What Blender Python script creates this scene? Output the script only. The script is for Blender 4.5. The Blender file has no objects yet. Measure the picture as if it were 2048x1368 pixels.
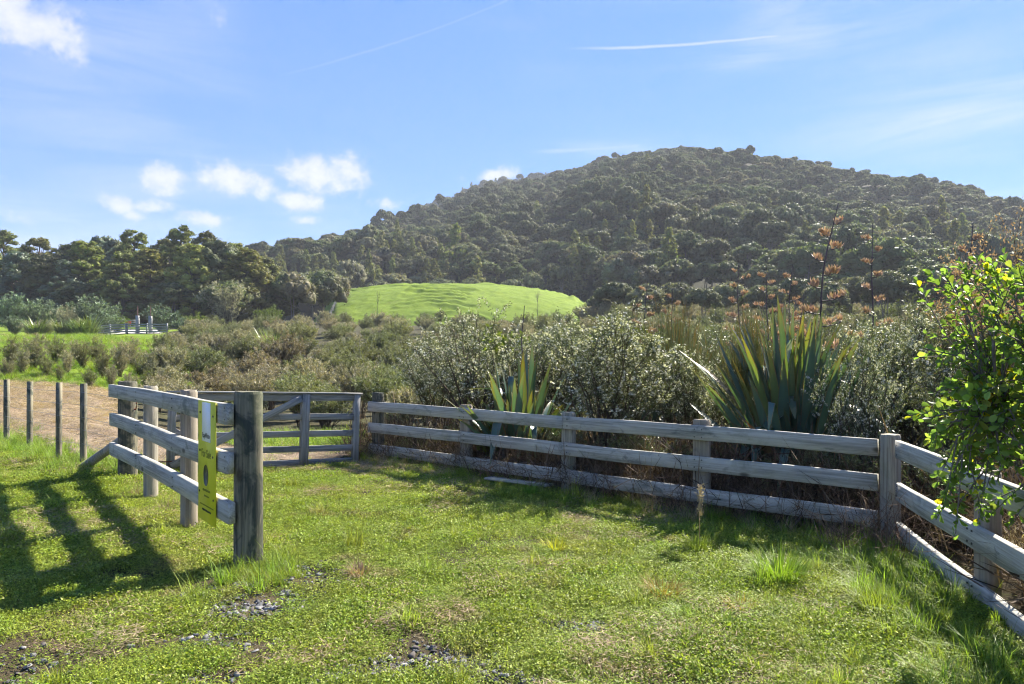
import bpy, math, random
import numpy as np
from mathutils import Vector, Matrix, Quaternion

# ------------------------------------------------------------------ scene, camera, sky, sun
SC = bpy.context.scene
COL = SC.collection
FPX, HORIZ, EYE = 1365.0, 715.0, 1.45          # focal length in photo pixels, horizon row, eye height
cam = bpy.data.cameras.new('camera'); cam_o = bpy.data.objects.new('camera', cam); COL.objects.link(cam_o)
cam.sensor_width = 36.0; cam.lens = FPX / 2048 * 36.0
cam.shift_y = (HORIZ - 684.0) / 2048
cam.clip_start = 0.05; cam.clip_end = 8000
cam_o.location = (0, 0, EYE); cam_o.rotation_euler = (math.pi / 2, 0, 0)
SC.camera = cam_o

SUN_AZ, SUN_EL = math.radians(43), math.radians(40)
S_DIR = Vector((math.sin(SUN_AZ) * math.cos(SUN_EL), math.cos(SUN_AZ) * math.cos(SUN_EL), math.sin(SUN_EL)))
sun = bpy.data.lights.new('sun', 'SUN'); sun.energy = 5.0; sun.angle = math.radians(0.5); sun.color = (1.0, 0.93, 0.80)
sun_o = bpy.data.objects.new('sun', sun); COL.objects.link(sun_o)
sun_o.rotation_euler = (-S_DIR).to_track_quat('-Z', 'Y').to_euler()

SC.view_settings.view_transform = 'Standard'; SC.view_settings.look = 'None'
SC.view_settings.exposure = 1.8; SC.view_settings.gamma = 1.0
SC.view_settings.use_curve_mapping = False
SC.render.engine = 'CYCLES'
SC.cycles.use_denoising = True; SC.cycles.filter_width = 1.15
SC.cycles.use_adaptive_sampling = True; SC.cycles.adaptive_threshold = 0.025; SC.cycles.adaptive_min_samples = 16
SC.cycles.max_bounces = 6; SC.cycles.diffuse_bounces = 3; SC.cycles.glossy_bounces = 2
SC.cycles.transmission_bounces = 3; SC.cycles.volume_bounces = 0; SC.cycles.transparent_max_bounces = 4
SC.cycles.sample_clamp_indirect = 6.0
SC.cycles.caustics_reflective = False; SC.cycles.caustics_refractive = False

class NT:
    """small helper for shader node trees"""
    def __init__(self, tree):
        self.t = tree; self.n = tree.nodes; self.l = tree.links
    def node(self, kind, **kw):
        nd = self.n.new(kind)
        for k, v in kw.items(): setattr(nd, k, v)
        return nd
    def put(self, sock, v):
        if hasattr(v, 'is_output') or isinstance(v, bpy.types.NodeSocket): self.l.new(v, sock)
        else: sock.default_value = v
    def m(self, op, a, b=None, c=None, clamp=False):
        nd = self.node('ShaderNodeMath', operation=op, use_clamp=clamp)
        self.put(nd.inputs[0], a)
        if b is not None: self.put(nd.inputs[1], b)
        if c is not None: self.put(nd.inputs[2], c)
        return nd.outputs[0]
    def noise(self, vec, scale, detail=4, rough=0.55, dist=0.0, out='Fac'):
        nd = self.node('ShaderNodeTexNoise')
        if vec is not None: self.l.new(vec, nd.inputs['Vector'])
        nd.inputs['Scale'].default_value = scale; nd.inputs['Detail'].default_value = detail
        nd.inputs['Roughness'].default_value = rough; nd.inputs['Distortion'].default_value = dist
        return nd.outputs[out]
    def ramp(self, fac, stops):
        nd = self.node('ShaderNodeValToRGB'); self.l.new(fac, nd.inputs[0])
        el = nd.color_ramp.elements
        while len(el) < len(stops): el.new(0.5)
        for e, (p, c) in zip(el, stops):
            e.position = p; e.color = (c[0], c[1], c[2], 1) if hasattr(c, '__len__') else (c, c, c, 1)
        return nd.outputs[0]
    def mix(self, fac, a, b, blend='MIX'):
        nd = self.node('ShaderNodeMix', data_type='RGBA', blend_type=blend)
        self.put(nd.inputs[0], fac)
        for s, v in ((nd.inputs[6], a), (nd.inputs[7], b)):
            if isinstance(v, (tuple, list)): s.default_value = (v[0], v[1], v[2], 1)
            else: self.l.new(v, s)
        return nd.outputs[2]
    def comb(self, x, y, z):
        nd = self.node('ShaderNodeCombineXYZ')
        for s, v in zip(nd.inputs, (x, y, z)): self.put(s, v)
        return nd.outputs[0]
    def sep(self, v):
        nd = self.node('ShaderNodeSeparateXYZ'); self.l.new(v, nd.inputs[0]); return nd.outputs
    def mapr(self, v, a, b, c=0.0, d=1.0, kind='SMOOTHSTEP'):
        nd = self.node('ShaderNodeMapRange', interpolation_type=kind)
        self.put(nd.inputs[0], v)
        for i, q in enumerate((a, b, c, d)): nd.inputs[1 + i].default_value = q
        return nd.outputs[0]

def build_world():
    w = bpy.data.worlds.new('World'); SC.world = w; w.use_nodes = True
    w.cycles.sampling_method = 'MANUAL'; w.cycles.sample_map_resolution = 256
    t = NT(w.node_tree); t.n.clear()
    out = t.node('ShaderNodeOutputWorld'); bg = t.node('ShaderNodeBackground')
    t.l.new(bg.outputs[0], out.inputs[0])
    sky = t.node('ShaderNodeTexSky', sky_type='NISHITA')
    sky.sun_disc = False; sky.sun_elevation = SUN_EL; sky.sun_rotation = SUN_AZ
    sky.altitude = 0; sky.air_density = 1.0; sky.dust_density = 0.0; sky.ozone_density = 3.5
    STR = 0.085
    bg.inputs['Strength'].default_value = STR
    tc = t.node('ShaderNodeTexCoord'); x, y, z = t.sep(tc.outputs['Generated'])
    az = t.m('ARCTAN2', x, y); el = t.m('ARCSINE', z)
    p = t.comb(az, el, 0.0)
    EXPI = 2 ** -SC.view_settings.exposure / STR
    sr, sg, sb = t.sep(sky.outputs[0])                                # the sky's brightness range, compressed as a camera does
    skyc = t.comb(*[t.m('MULTIPLY', t.m('POWER', t.m('MULTIPLY', c_, 1 / EXPI), 0.45), k_ * EXPI) for c_, k_ in ((sr, .245), (sg, .455), (sb, .91))])
    # fair-weather cumulus: soft clumps given by direction, broken up by noise
    base = t.node('ShaderNodeMapping'); t.l.new(p, base.inputs[0]); base.inputs['Scale'].default_value = (1, 1.12, 1)
    n1 = t.noise(base.outputs[0], 15, 9, 0.60, 0.35)
    n2 = t.noise(base.outputs[0], 42, 7, 0.62, 0.2)
    def dirpx(px, py):
        a = math.atan((px - 1024) / FPX); return a, math.atan((HORIZ - py) / FPX * math.cos(a))
    blobs = [(625, 348, 74, 36, 1.05), (690, 350, 56, 40, 1.05), (470, 364, 76, 30, 1.0), (520, 372, 45, 28, .85), (318, 360, 54, 34, 1.05), (355, 356, 34, 18, .8),
             (235, 404, 44, 24, 1.0), (300, 412, 54, 20, .85), (268, 432, 32, 16, .8), (592, 401, 48, 19, 1.05), (770, 408, 48, 18, .75), (405, 437, 68, 18, .85),
             (998, 350, 46, 17, .95), (920, 358, 36, 14, .6), (35, 45, 120, 52, 1.05), (95, 82, 80, 34, .8), (365, 22, 20, 18, .45), (440, 30, 34, 24, .5),
             (620, 440, 36, 10, .55), (30, 436, 90, 18, .62), (150, 442, 60, 14, .5), (-140, 300, 150, 60, .9), (2250, 330, 120, 40, .6)]
    tot = None
    for px, py, w_, h_, s in blobs:
        a, e = dirpx(px, py); k = math.cos(a) ** 2
        dx = t.m('MULTIPLY', t.m('SUBTRACT', az, a), FPX / w_ / k)
        dy = t.m('MULTIPLY', t.m('SUBTRACT', el, e), FPX / h_ / math.cos(a))
        r2 = t.m('ADD', t.m('MULTIPLY', dx, dx), t.m('MULTIPLY', dy, dy))
        g = t.m('MULTIPLY', t.m('EXPONENT', t.m('MULTIPLY', r2, -0.62)), s)
        tot = g if tot is None else t.m('MAXIMUM', tot, g)
    # the rest of the sky carries the same scattered low clouds
    band = t.m('MULTIPLY', t.mapr(el, 0.05, 0.15), t.mapr(el, 0.42, 0.25))
    beyond = t.mapr(t.m('ABSOLUTE', az), 0.8, 1.1)
    ng = t.noise(base.outputs[0], 3.1, 3, 0.5)
    gen = t.m('MULTIPLY', t.m('MULTIPLY', band, beyond), t.mapr(ng, 0.5, 0.75))
    tot = t.m('MAXIMUM', tot, gen)
    dens = t.m('ADD', t.m('ADD', tot, t.m('MULTIPLY', t.m('SUBTRACT', n1, 0.5), 1.6)), t.m('MULTIPLY', t.m('SUBTRACT', n2, 0.5), 0.8))
    cum = t.m('MULTIPLY', t.mapr(dens, 0.40, 0.96), t.mapr(tot, 0.06, 0.3))
    # high thin cirrus, long streaks
    rot = t.node('ShaderNodeMapping'); t.l.new(p, rot.inputs[0])
    rot.inputs['Rotation'].default_value = (0, 0, math.radians(-9)); rot.inputs['Scale'].default_value = (1.3, 8.5, 1)
    c1 = t.noise(rot.outputs[0], 2.1, 8, 0.6, 0.6); c2 = t.noise(p, 1.7, 2, 0.5)
    patch = t.m('MULTIPLY', t.mapr(c2, 0.44, 0.70), 0.30)
    for px, py, w_, h_, s_ in ((1930, 225, 260, 55, .75), (1640, 35, 170, 60, .6), (1480, 120, 120, 26, .45), (1250, 300, 130, 16, .55), (1960, 330, 200, 70, .5), (60, 470, 260, 70, .55), (1150, 45, 120, 16, .3), (1820, 130, 240, 40, .3)):
        a, e = dirpx(px, py); k = math.cos(a) ** 2
        dx = t.m('MULTIPLY', t.m('SUBTRACT', az, a), FPX / w_ / k); dy = t.m('MULTIPLY', t.m('SUBTRACT', el, e), FPX / h_ / math.cos(a))
        g = t.m('MULTIPLY', t.m('EXPONENT', t.m('MULTIPLY', t.m('ADD', t.m('MULTIPLY', dx, dx), t.m('MULTIPLY', dy, dy)), -0.7)), s_)
        patch = t.m('MAXIMUM', patch, g)
    cir = t.m('MULTIPLY', t.mapr(c1, 0.34, 0.74), patch)
    def trail(a, b, wpx, s):
        (a0, e0), (a1, e1) = dirpx(*a), dirpx(*b)
        L = math.hypot(a1 - a0, e1 - e0); ux, uy = (a1 - a0) / L, (e1 - e0) / L
        qx = t.m('SUBTRACT', az, a0); qy = t.m('SUBTRACT', el, e0)
        al = t.m('ADD', t.m('MULTIPLY', qx, ux), t.m('MULTIPLY', qy, uy))
        ac = t.m('ADD', t.m('MULTIPLY', qx, -uy), t.m('MULTIPLY', qy, ux))
        ac = t.m('ADD', ac, t.m('MULTIPLY', t.m('SUBTRACT', n1, 0.5), 0.003))
        ends = t.m('MULTIPLY', t.mapr(al, 0, L * .35), t.mapr(al, L, L * .93))
        return t.m('MULTIPLY', t.m('MULTIPLY', ends, t.mapr(t.m('ABSOLUTE', ac), wpx / FPX, 0.0)), s)
    tr = t.m('MAXIMUM', trail((1110, 97), (1580, 68), 4.0, 0.55), trail((480, 170), (1040, -10), 3.5, 0.13))
    tr = t.m('MAXIMUM', tr, trail((370, 326), (560, 331), 3, 0.2))
    tr = t.m('MAXIMUM', tr, trail((1040, 305), (1290, 290), 7, 0.3))
    thin = t.m('MAXIMUM', cir, tr)
    shade = t.mapr(t.m('ADD', t.m('MULTIPLY', n2, 0.5), t.m('MULTIPLY', dens, 0.4)), 0.35, 0.95)
    cc = t.mix(shade, (0.66 * EXPI, 0.74 * EXPI, 0.92 * EXPI), (0.98 * EXPI, 0.98 * EXPI, 1.0 * EXPI))
    c = t.mix(thin, skyc, (0.88 * EXPI, 0.92 * EXPI, 1.0 * EXPI))
    c = t.mix(t.m('MULTIPLY', cum, 0.90), c, cc)
    t.l.new(c, bg.inputs['Color'])
build_world()

# ------------------------------------------------------------------ helpers
rng = np.random.default_rng(11)
def nrm(a): return a / np.maximum(np.linalg.norm(a, axis=-1, keepdims=True), 1e-9)
def rv(n, r=None): return nrm((r or rng).normal(size=(n, 3)))
def ss(a, b, x):
    t = np.clip((np.asarray(x, float) - a) / (b - a), 0, 1); return t * t * (3 - 2 * t)
def hash2(i, j, s):
    h = (i.astype(np.int64) * 374761393 + j.astype(np.int64) * 668265263 + s * 974711) & 0x7fffffff
    h = ((h ^ (h >> 13)) * 1274126177) & 0x7fffffff
    return ((h ^ (h >> 16)) & 0xffff) / 65535.0
def vnoise(x, y, s=0):
    x = np.asarray(x, float); y = np.asarray(y, float)
    i = np.floor(x); j = np.floor(y); fx = x - i; fy = y - j
    fx = fx * fx * (3 - 2 * fx); fy = fy * fy * (3 - 2 * fy)
    a = hash2(i, j, s); b = hash2(i + 1, j, s); c = hash2(i, j + 1, s); d = hash2(i + 1, j + 1, s)
    return (a + (b - a) * fx) * (1 - fy) + (c + (d - c) * fx) * fy
def fbm(x, y, s=0, o=4):
    v = 0; a = .5; tot = 0
    for k in range(o):
        v = v + a * vnoise(x * 2 ** k, y * 2 ** k, s + k * 17); tot += a; a *= .5
    return v / tot

class MB:
    """collects vertices, faces and a per-vertex tint, then becomes ONE mesh"""
    def __init__(self): self.V = []; self.F = []; self.T = []; self.n = 0
    def add(self, V, F, T=None):
        V = np.asarray(V, float).reshape(-1, 3); F = np.asarray(F, int)
        self.V.append(V); self.F.append(F + self.n); self.n += len(V)
        if T is None: T = np.ones((len(V), 3))
        T = np.asarray(T, float)
        if T.ndim == 1: T = np.tile(T, (len(V), 1))
        self.T.append(T)
        return self
    def mesh(self, name, mat, smooth=False):
        me = bpy.data.meshes.new(name)
        V = np.concatenate(self.V); T = np.concatenate(self.T)
        me.vertices.add(len(V)); me.vertices.foreach_set('co', V.astype(np.float32).ravel())
        lt = np.concatenate([np.full(len(f), f.shape[1]) for f in self.F])
        li = np.concatenate([f.ravel() for f in self.F])
        me.loops.add(len(li)); me.loops.foreach_set('vertex_index', li.astype(np.int32))
        st = np.concatenate([[0], np.cumsum(lt)[:-1]])
        me.polygons.add(len(lt)); me.polygons.foreach_set('loop_start', st.astype(np.int32))
        me.polygons.foreach_set('loop_total', lt.astype(np.int32))
        if smooth: me.polygons.foreach_set('use_smooth', np.ones(len(lt), bool))
        at = me.attributes.new('tint', 'FLOAT_COLOR', 'POINT')
        at.data.foreach_set('color', np.concatenate([T, np.ones((len(T), 1))], 1).astype(np.float32).ravel())
        me.materials.append(mat); me.update(calc_edges=True)
        return me

def link(name, data, parent=None, loc=None, rot=None, scale=None):
    o = bpy.data.objects.new(name, data); COL.objects.link(o)
    if parent is not None: o.parent = parent
    if loc is not None: o.location = loc
    if rot is not None: o.rotation_euler = rot
    if scale is not None: o.scale = scale if hasattr(scale, '__len__') else (scale,) * 3
    return o
def tag(o, label, cat=None, group=None, kind=None):
    if label: o['label'] = label
    if cat: o['category'] = cat
    if group: o['group'] = group
    if kind: o['kind'] = kind
    return o
def thing(name, label, cat, loc, rz=0.0, group=None, scale=1.0):
    return tag(link(name, None, None, loc, (0, 0, rz), scale), label, cat, group)

def cards(P, D, N, L, W, T=None):
    """rhombic leaves: base point, direction, normal, length, width"""
    n = len(P); S = nrm(np.cross(D, N)); L = np.broadcast_to(L, n)[:, None]; W = np.broadcast_to(W, n)[:, None]
    V = np.stack([P, P + D * L * .45 + S * W * .5, P + D * L, P + D * L * .45 - S * W * .5], 1).reshape(-1, 3)
    F = np.arange(4 * n).reshape(n, 4)
    if T is None: T = np.ones((n, 3))
    return V, F, np.repeat(T, 4, 0)
def blades(P, D, up, L, W, bend, T=None, seg=2):
    """grass blades: narrow curved strips with a pointed tip"""
    n = len(P); S = nrm(np.cross(D, up + 0 * D) + 1e-4); L = np.broadcast_to(L, n)[:, None]; W = np.broadcast_to(W, n)[:, None]; bend = np.broadcast_to(bend, n)[:, None]
    rows = []
    for k in range(seg + 1):
        t = k / seg
        C = P + (up * (1 - bend * t) * t + D * (0.25 * t + bend * t * t)) * L
        w = W * (1 - t) * .5 if k else W * .5
        rows.append((C, w, t))
    V = []; F = []
    for C, w, t in rows[:-1]: V += [C - S * w, C + S * w]
    V += [rows[-1][0]]
    k = len(V); V = np.stack(V, 1).reshape(-1, 3)
    base = np.arange(n)[:, None] * k
    Q = [np.concatenate([base + 2 * i, base + 2 * i + 1, base + 2 * i + 3, base + 2 * i + 2], 1) for i in range(seg - 1)]
    Tr = np.concatenate([base + 2 * (seg - 1), base + 2 * (seg - 1) + 1, base + 2 * seg], 1)
    if T is None: T = np.ones((n, 3))
    return V, Q, Tr, np.repeat(T, k, 0)
def add_blades(mb, *a, **k):
    V, Q, Tr, T = blades(*a, **k); n0 = mb.n
    mb.V.append(V); mb.T.append(T); mb.n += len(V)
    for q in Q: mb.F.append(q + n0)
    mb.F.append(Tr + n0)
def tube(path, rad, sides=6, cap=True):
    path = np.asarray(path, float); n = len(path); rad = np.broadcast_to(rad, n)
    tan = nrm(np.gradient(path, axis=0)); ref = np.array([1, 0, 0.]) if abs(tan[:, 2]).mean() > .6 else np.array([0, 0, 1.])
    A = nrm(np.cross(tan, ref)); B = np.cross(tan, A)
    an = np.arange(sides) / sides * 2 * np.pi
    V = path[:, None] + (A[:, None] * np.cos(an)[None, :, None] + B[:, None] * np.sin(an)[None, :, None]) * rad[:, None, None]
    V = V.reshape(-1, 3); F = []
    i = np.arange(sides); j = (i + 1) % sides
    for k in range(n - 1): F.append(np.stack([k * sides + i, k * sides + j, (k + 1) * sides + j, (k + 1) * sides + i], 1))
    return V, np.concatenate(F)
def addtube(mb, path, rad, sides=6, T=None): mb.add(*tube(path, rad, sides), T)
def boxmesh(mb, x0, x1, y0, y1, z0, z1, nx=1, wob=0.0, bev=0.004, seed=0):
    """a plank along x with bevelled long edges, slightly warped"""
    r = np.random.default_rng(seed)
    xs = np.linspace(x0, x1, nx + 1)
    b = bev; prof = np.array([(y0 + b, z0), (y1 - b, z0), (y1, z0 + b), (y1, z1 - b), (y1 - b, z1), (y0 + b, z1), (y0, z1 - b), (y0, z0 + b)])
    ph = r.uniform(0, 6.28, 4); V = []
    for x in xs:
        oy = wob * math.sin(x * 1.3 + ph[0]) + wob * .5 * math.sin(x * 3.7 + ph[1]); oz = wob * math.sin(x * 1.1 + ph[2]) + wob * .4 * math.sin(x * 4.3 + ph[3])
        V.append(np.concatenate([np.full((8, 1), x), prof + [oy, oz]], 1))
    V = np.concatenate(V); F = []
    i = np.arange(8); j = (i + 1) % 8
    for k in range(nx): F.append(np.stack([k * 8 + i, k * 8 + j, (k + 1) * 8 + j, (k + 1) * 8 + i], 1))
    mb.add(V, np.concatenate(F)); n0 = mb.n - len(V)
    mb.F.append(np.array([i[::-1] + n0])); mb.F.append(np.array([i + n0 + nx * 8]))
def roundpost(mb, r, z0, z1, sides=18, seed=0, half=False, lean=0.0):
    rr = np.random.default_rng(seed); zs = [z0, z0 + (z1 - z0) * .3, z0 + (z1 - z0) * .65, z1 - .02, z1]
    an = np.arange(sides) / sides * 2 * np.pi; wob = 1 + rr.normal(size=sides) * .012
    V = []
    for k, z in enumerate(zs):
        q = r * (1.02 - .05 * k / 4) * (0.93 if k == 4 else 1)
        y = np.sin(an) * q * wob
        if half: y = np.clip(y, -r * .45, None)
        V.append(np.stack([np.cos(an) * q * wob + lean * (z - z0), y, np.full(sides, z) + (rr.normal(size=sides) * .003 if k == 4 else 0)], 1))
    i = np.arange(sides); j = (i + 1) % sides
    F = np.concatenate([np.stack([k * sides + i, k * sides + j, (k + 1) * sides + j, (k + 1) * sides + i], 1) for k in range(4)])
    mb.add(np.concatenate(V), F); mb.F.append(np.array([i + 4 * sides + mb.n - 5 * sides]))

def leafmat(name, col, transl=0.35, rough=0.45, spec=0.35, var=0.22, posvar=None, hue=0.02):
    m = bpy.data.materials.new(name); m.use_nodes = True; t = NT(m.node_tree); t.n.clear()
    out = t.node('ShaderNodeOutputMaterial'); at = t.node('ShaderNodeAttribute', attribute_name='tint')
    oi = t.node('ShaderNodeObjectInfo')
    c = t.mix(1.0, at.outputs['Color'], col, 'MULTIPLY')
    hs = t.node('ShaderNodeHueSaturation'); t.l.new(c, hs.inputs['Color'])
    t.l.new(t.mapr(oi.outputs['Random'], 0, 1, 1 - var, 1 + var, 'LINEAR'), hs.inputs['Value'])
    r2 = t.m('FRACT', t.m('MULTIPLY', oi.outputs['Random'], 37.7))
    t.l.new(t.mapr(r2, 0, 1, .5 - hue, .5 + hue, 'LINEAR'), hs.inputs['Hue'])
    c = hs.outputs[0]
    if posvar:
        g = t.node('ShaderNodeNewGeometry')
        for col2, sc, lo, hi, amt in posvar:
            f = t.mapr(t.noise(g.outputs['Position'], sc, 3, .6), lo, hi, 0, amt)
            c = t.mix(f, c, t.mix(1.0, at.outputs['Color'], col2, 'MULTIPLY'))
    pb = t.node('ShaderNodeBsdfPrincipled'); t.l.new(c, pb.inputs['Base Color'])
    pb.inputs['Roughness'].default_value = rough; pb.inputs['Specular IOR Level'].default_value = spec
    tl = t.node('ShaderNodeBsdfTranslucent')
    ct = t.mix(1.0, c, (1.25, 1.3, 0.62), 'MULTIPLY'); t.l.new(ct, tl.inputs[0])
    mx = t.node('ShaderNodeMixShader'); mx.inputs[0].default_value = transl
    t.l.new(pb.outputs[0], mx.inputs[1]); t.l.new(tl.outputs[0], mx.inputs[2]); t.l.new(mx.outputs[0], out.inputs[0])
    return m
def plainmat(name, col, rough=0.8, spec=0.3, noise=None, metal=0.0, bump=0.0):
    m = bpy.data.materials.new(name); m.use_nodes = True; t = NT(m.node_tree)
    pb = t.n['Principled BSDF']; pb.inputs['Roughness'].default_value = rough; pb.inputs['Specular IOR Level'].default_value = spec
    pb.inputs['Metallic'].default_value = metal
    if noise:
        sc, c2, lo, hi = noise; tc = t.node('ShaderNodeTexCoord'); oi = t.node('ShaderNodeObjectInfo')
        mp = t.node('ShaderNodeMapping'); t.l.new(tc.outputs['Object'], mp.inputs[0])
        t.l.new(t.comb(t.m('MULTIPLY', oi.outputs['Random'], 31), 0.0, 0.0), mp.inputs['Location'])
        nz = t.noise(mp.outputs[0], sc, 6, .62)
        t.l.new(t.mix(t.mapr(nz, lo, hi), col, c2), pb.inputs['Base Color'])
        if bump:
            b = t.node('ShaderNodeBump'); b.inputs['Strength'].default_value = bump; b.inputs['Distance'].default_value = .02
            t.l.new(nz, b.inputs['Height']); t.l.new(b.outputs[0], pb.inputs['Normal'])
    else: pb.inputs['Base Color'].default_value = (*col, 1)
    return m
def woodmat(name, axis, pale, dark, stain, stain_amt=.5, crack=.6, green=0.0, bl=(.55, .72)):
    """weathered timber: grain along one axis, cracks, knots and stains"""
    m = bpy.data.materials.new(name); m.use_nodes = True; t = NT(m.node_tree); pb = t.n['Principled BSDF']
    tc = t.node('ShaderNodeTexCoord'); oi = t.node('ShaderNodeObjectInfo')
    loc = t.comb(t.m('MULTIPLY', oi.outputs['Random'], 41.0), t.m('MULTIPLY', oi.outputs['Random'], 17.0), t.m('MULTIPLY', oi.outputs['Random'], 23.0))
    add = t.node('ShaderNodeVectorMath', operation='ADD'); t.l.new(tc.outputs['Object'], add.inputs[0]); t.l.new(loc, add.inputs[1])
    def stretched(long, cross):
        mp = t.node('ShaderNodeMapping'); t.l.new(add.outputs[0], mp.inputs[0])
        mp.inputs['Scale'].default_value = tuple(long if k == axis else cross for k in range(3)); return mp.outputs[0]
    # knots bend the grain
    grain = t.noise(stretched(1.3, 55), 1.0, 8, .66, .25)
    broad = t.noise(stretched(1.1, 9), 1.0, 5, .6, .4)
    blot = t.noise(stretched(3.0, 5.5), 1.0, 6, .68, .8)
    fine = t.noise(stretched(6, 240), 1.0, 3, .6)
    ck = t.noise(stretched(2.2, 34), 1.0, 5, .7, .5)
    c = t.mix(t.mapr(grain, .32, .68), dark, pale)
    c = t.mix(t.mapr(broad, .40, .66, 0, .55), c, (pale[0] * 1.15, pale[1] * 1.13, pale[2] * 1.08))
    c = t.mix(t.mapr(blot, bl[0], bl[1], 0, stain_amt), c, stain)
    if green:
        gn = t.noise(stretched(1.6, 3), 1.0, 5, .7, .6); c = t.mix(t.mapr(gn, .5, .72, 0, green), c, (.10, .115, .05))
    cr = t.mapr(ck, .66, .73, 0, crack); c = t.mix(cr, c, (.03, .027, .022))
    vo = t.node('ShaderNodeTexVoronoi', feature='F1'); t.l.new(stretched(1.7, 3.8), vo.inputs['Vector']); vo.inputs['Scale'].default_value = 1.0
    kn = t.mapr(vo.outputs['Distance'], .13, .05, 0, .75); c = t.mix(kn, c, (.045, .034, .024))
    t.l.new(c, pb.inputs['Base Color']); pb.inputs['Roughness'].default_value = .85; pb.inputs['Specular IOR Level'].default_value = .25
    h = t.m('ADD', t.m('MULTIPLY', grain, .6), t.m('ADD', t.m('MULTIPLY', fine, .3), t.m('MULTIPLY', cr, -.9)))
    b = t.node('ShaderNodeBump'); b.inputs['Strength'].default_value = .55; b.inputs['Distance'].default_value = .006
    t.l.new(h, b.inputs['Height']); t.l.new(b.outputs[0], pb.inputs['Normal'])
    return m

def place(px, d): return np.array([(px - 1024) / FPX * d, d])       # a point on the map: bearing of a photo column, metres away

def scatter(name, P, rot, scl, idx, variants, label, cat=None):
    """uncountable stuff: instances of a few variants on points, one object"""
    me = bpy.data.meshes.new(name); me.vertices.add(len(P)); me.vertices.foreach_set('co', np.asarray(P, np.float32).ravel())
    a = me.attributes.new('rot', 'FLOAT_VECTOR', 'POINT'); a.data.foreach_set('vector', np.asarray(rot, np.float32).ravel())
    a = me.attributes.new('scl', 'FLOAT_VECTOR', 'POINT'); a.data.foreach_set('vector', np.asarray(scl, np.float32).ravel())
    a = me.attributes.new('idx', 'INT', 'POINT'); a.data.foreach_set('value', np.asarray(idx, np.int32))
    col = bpy.data.collections.new(name + '_kinds')
    for k, v in enumerate(variants):
        col.objects.link(bpy.data.objects.new('%s_kind_%02d' % (name, k), v))
    o = link(name, me); tag(o, label, cat, None, 'stuff')
    g = bpy.data.node_groups.new(name + '_scatter', 'GeometryNodeTree')
    g.interface.new_socket('Geometry', in_out='INPUT', socket_type='NodeSocketGeometry')
    g.interface.new_socket('Geometry', in_out='OUTPUT', socket_type='NodeSocketGeometry')
    N = g.nodes; Lk = g.links
    gi = N.new('NodeGroupInput'); go = N.new('NodeGroupOutput'); ip = N.new('GeometryNodeInstanceOnPoints')
    ci = N.new('GeometryNodeCollectionInfo'); ci.inputs['Collection'].default_value = col
    ci.inputs['Separate Children'].default_value = True; ci.inputs['Reset Children'].default_value = True
    def attr(nm, ty):
        nd = N.new('GeometryNodeInputNamedAttribute'); nd.data_type = ty; nd.inputs[0].default_value = nm
        return [s for s in nd.outputs if s.enabled and s.name == 'Attribute'][0]
    Lk.new(gi.outputs[0], ip.inputs['Points']); Lk.new(ci.outputs[0], ip.inputs['Instance'])
    ip.inputs['Pick Instance'].default_value = True
    Lk.new(attr('idx', 'INT'), ip.inputs['Instance Index'])
    e2r = N.new('FunctionNodeEulerToRotation'); Lk.new(attr('rot', 'FLOAT_VECTOR'), e2r.inputs[0]); Lk.new(e2r.outputs[0], ip.inputs['Rotation'])
    Lk.new(attr('scl', 'FLOAT_VECTOR'), ip.inputs['Scale'])
    Lk.new(ip.outputs[0], go.inputs[0])
    md = o.modifiers.new('scatter', 'NODES'); md.node_group = g
    return o

# ------------------------------------------------------------------ lie of the land
DL = [0, 12, 20, 28, 35, 60, 90, 125, 160, 220, 400, 3000]; ZL = [0, -.03, .0, .30, .95, 2.6, 4.4, 7.9, 10.5, 14, 18, 18]
DC = [0, 9, 12, 15, 18, 30, 50, 80, 110, 140, 200, 400, 3000]; ZC = [-.05, -.13, -.14, -.3, -.5, -.7, .6, 3.5, 6, 8.5, 12.5, 18, 18]
def height(x, y):
    x = np.asarray(x, float); y = np.asarray(y, float); d = np.maximum(y, 0)
    w = ss(-.66, -.42, x / np.maximum(y, 5))
    z = (1 - w) * np.interp(d, DL, ZL) + w * np.interp(d, DC, ZC)
    z = z - .09 * ss(-1.5, 2.2, x) * ss(3, 6, d) * (1 - ss(9, 14, d))
    z = z + (fbm(x * .35, y * .35, 3) - .5) * .10 * ss(2, 9, d) + (fbm(x * .09, y * .09, 5) - .5) * .9 * ss(16, 40, d)
    return z
def H(x, y): return float(height(np.array([x]), np.array([y]))[0])
def near_bumps(x, y): return (fbm(x * 2.2, y * 2.2, 21) - .5) * .05 + (fbm(x * 7, y * 7, 22, 3) - .5) * .045
def inpoly(x, y, poly):
    x = np.asarray(x); y = np.asarray(y); c = np.zeros(x.shape, bool); n = len(poly)
    for i in range(n):
        x0, y0 = poly[i]; x1, y1 = poly[(i + 1) % n]
        if y0 == y1: continue
        k = ((y0 > y) != (y1 > y)) & (x < (x1 - x0) * (y - y0) / (y1 - y0) + x0); c ^= k
    return c

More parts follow.
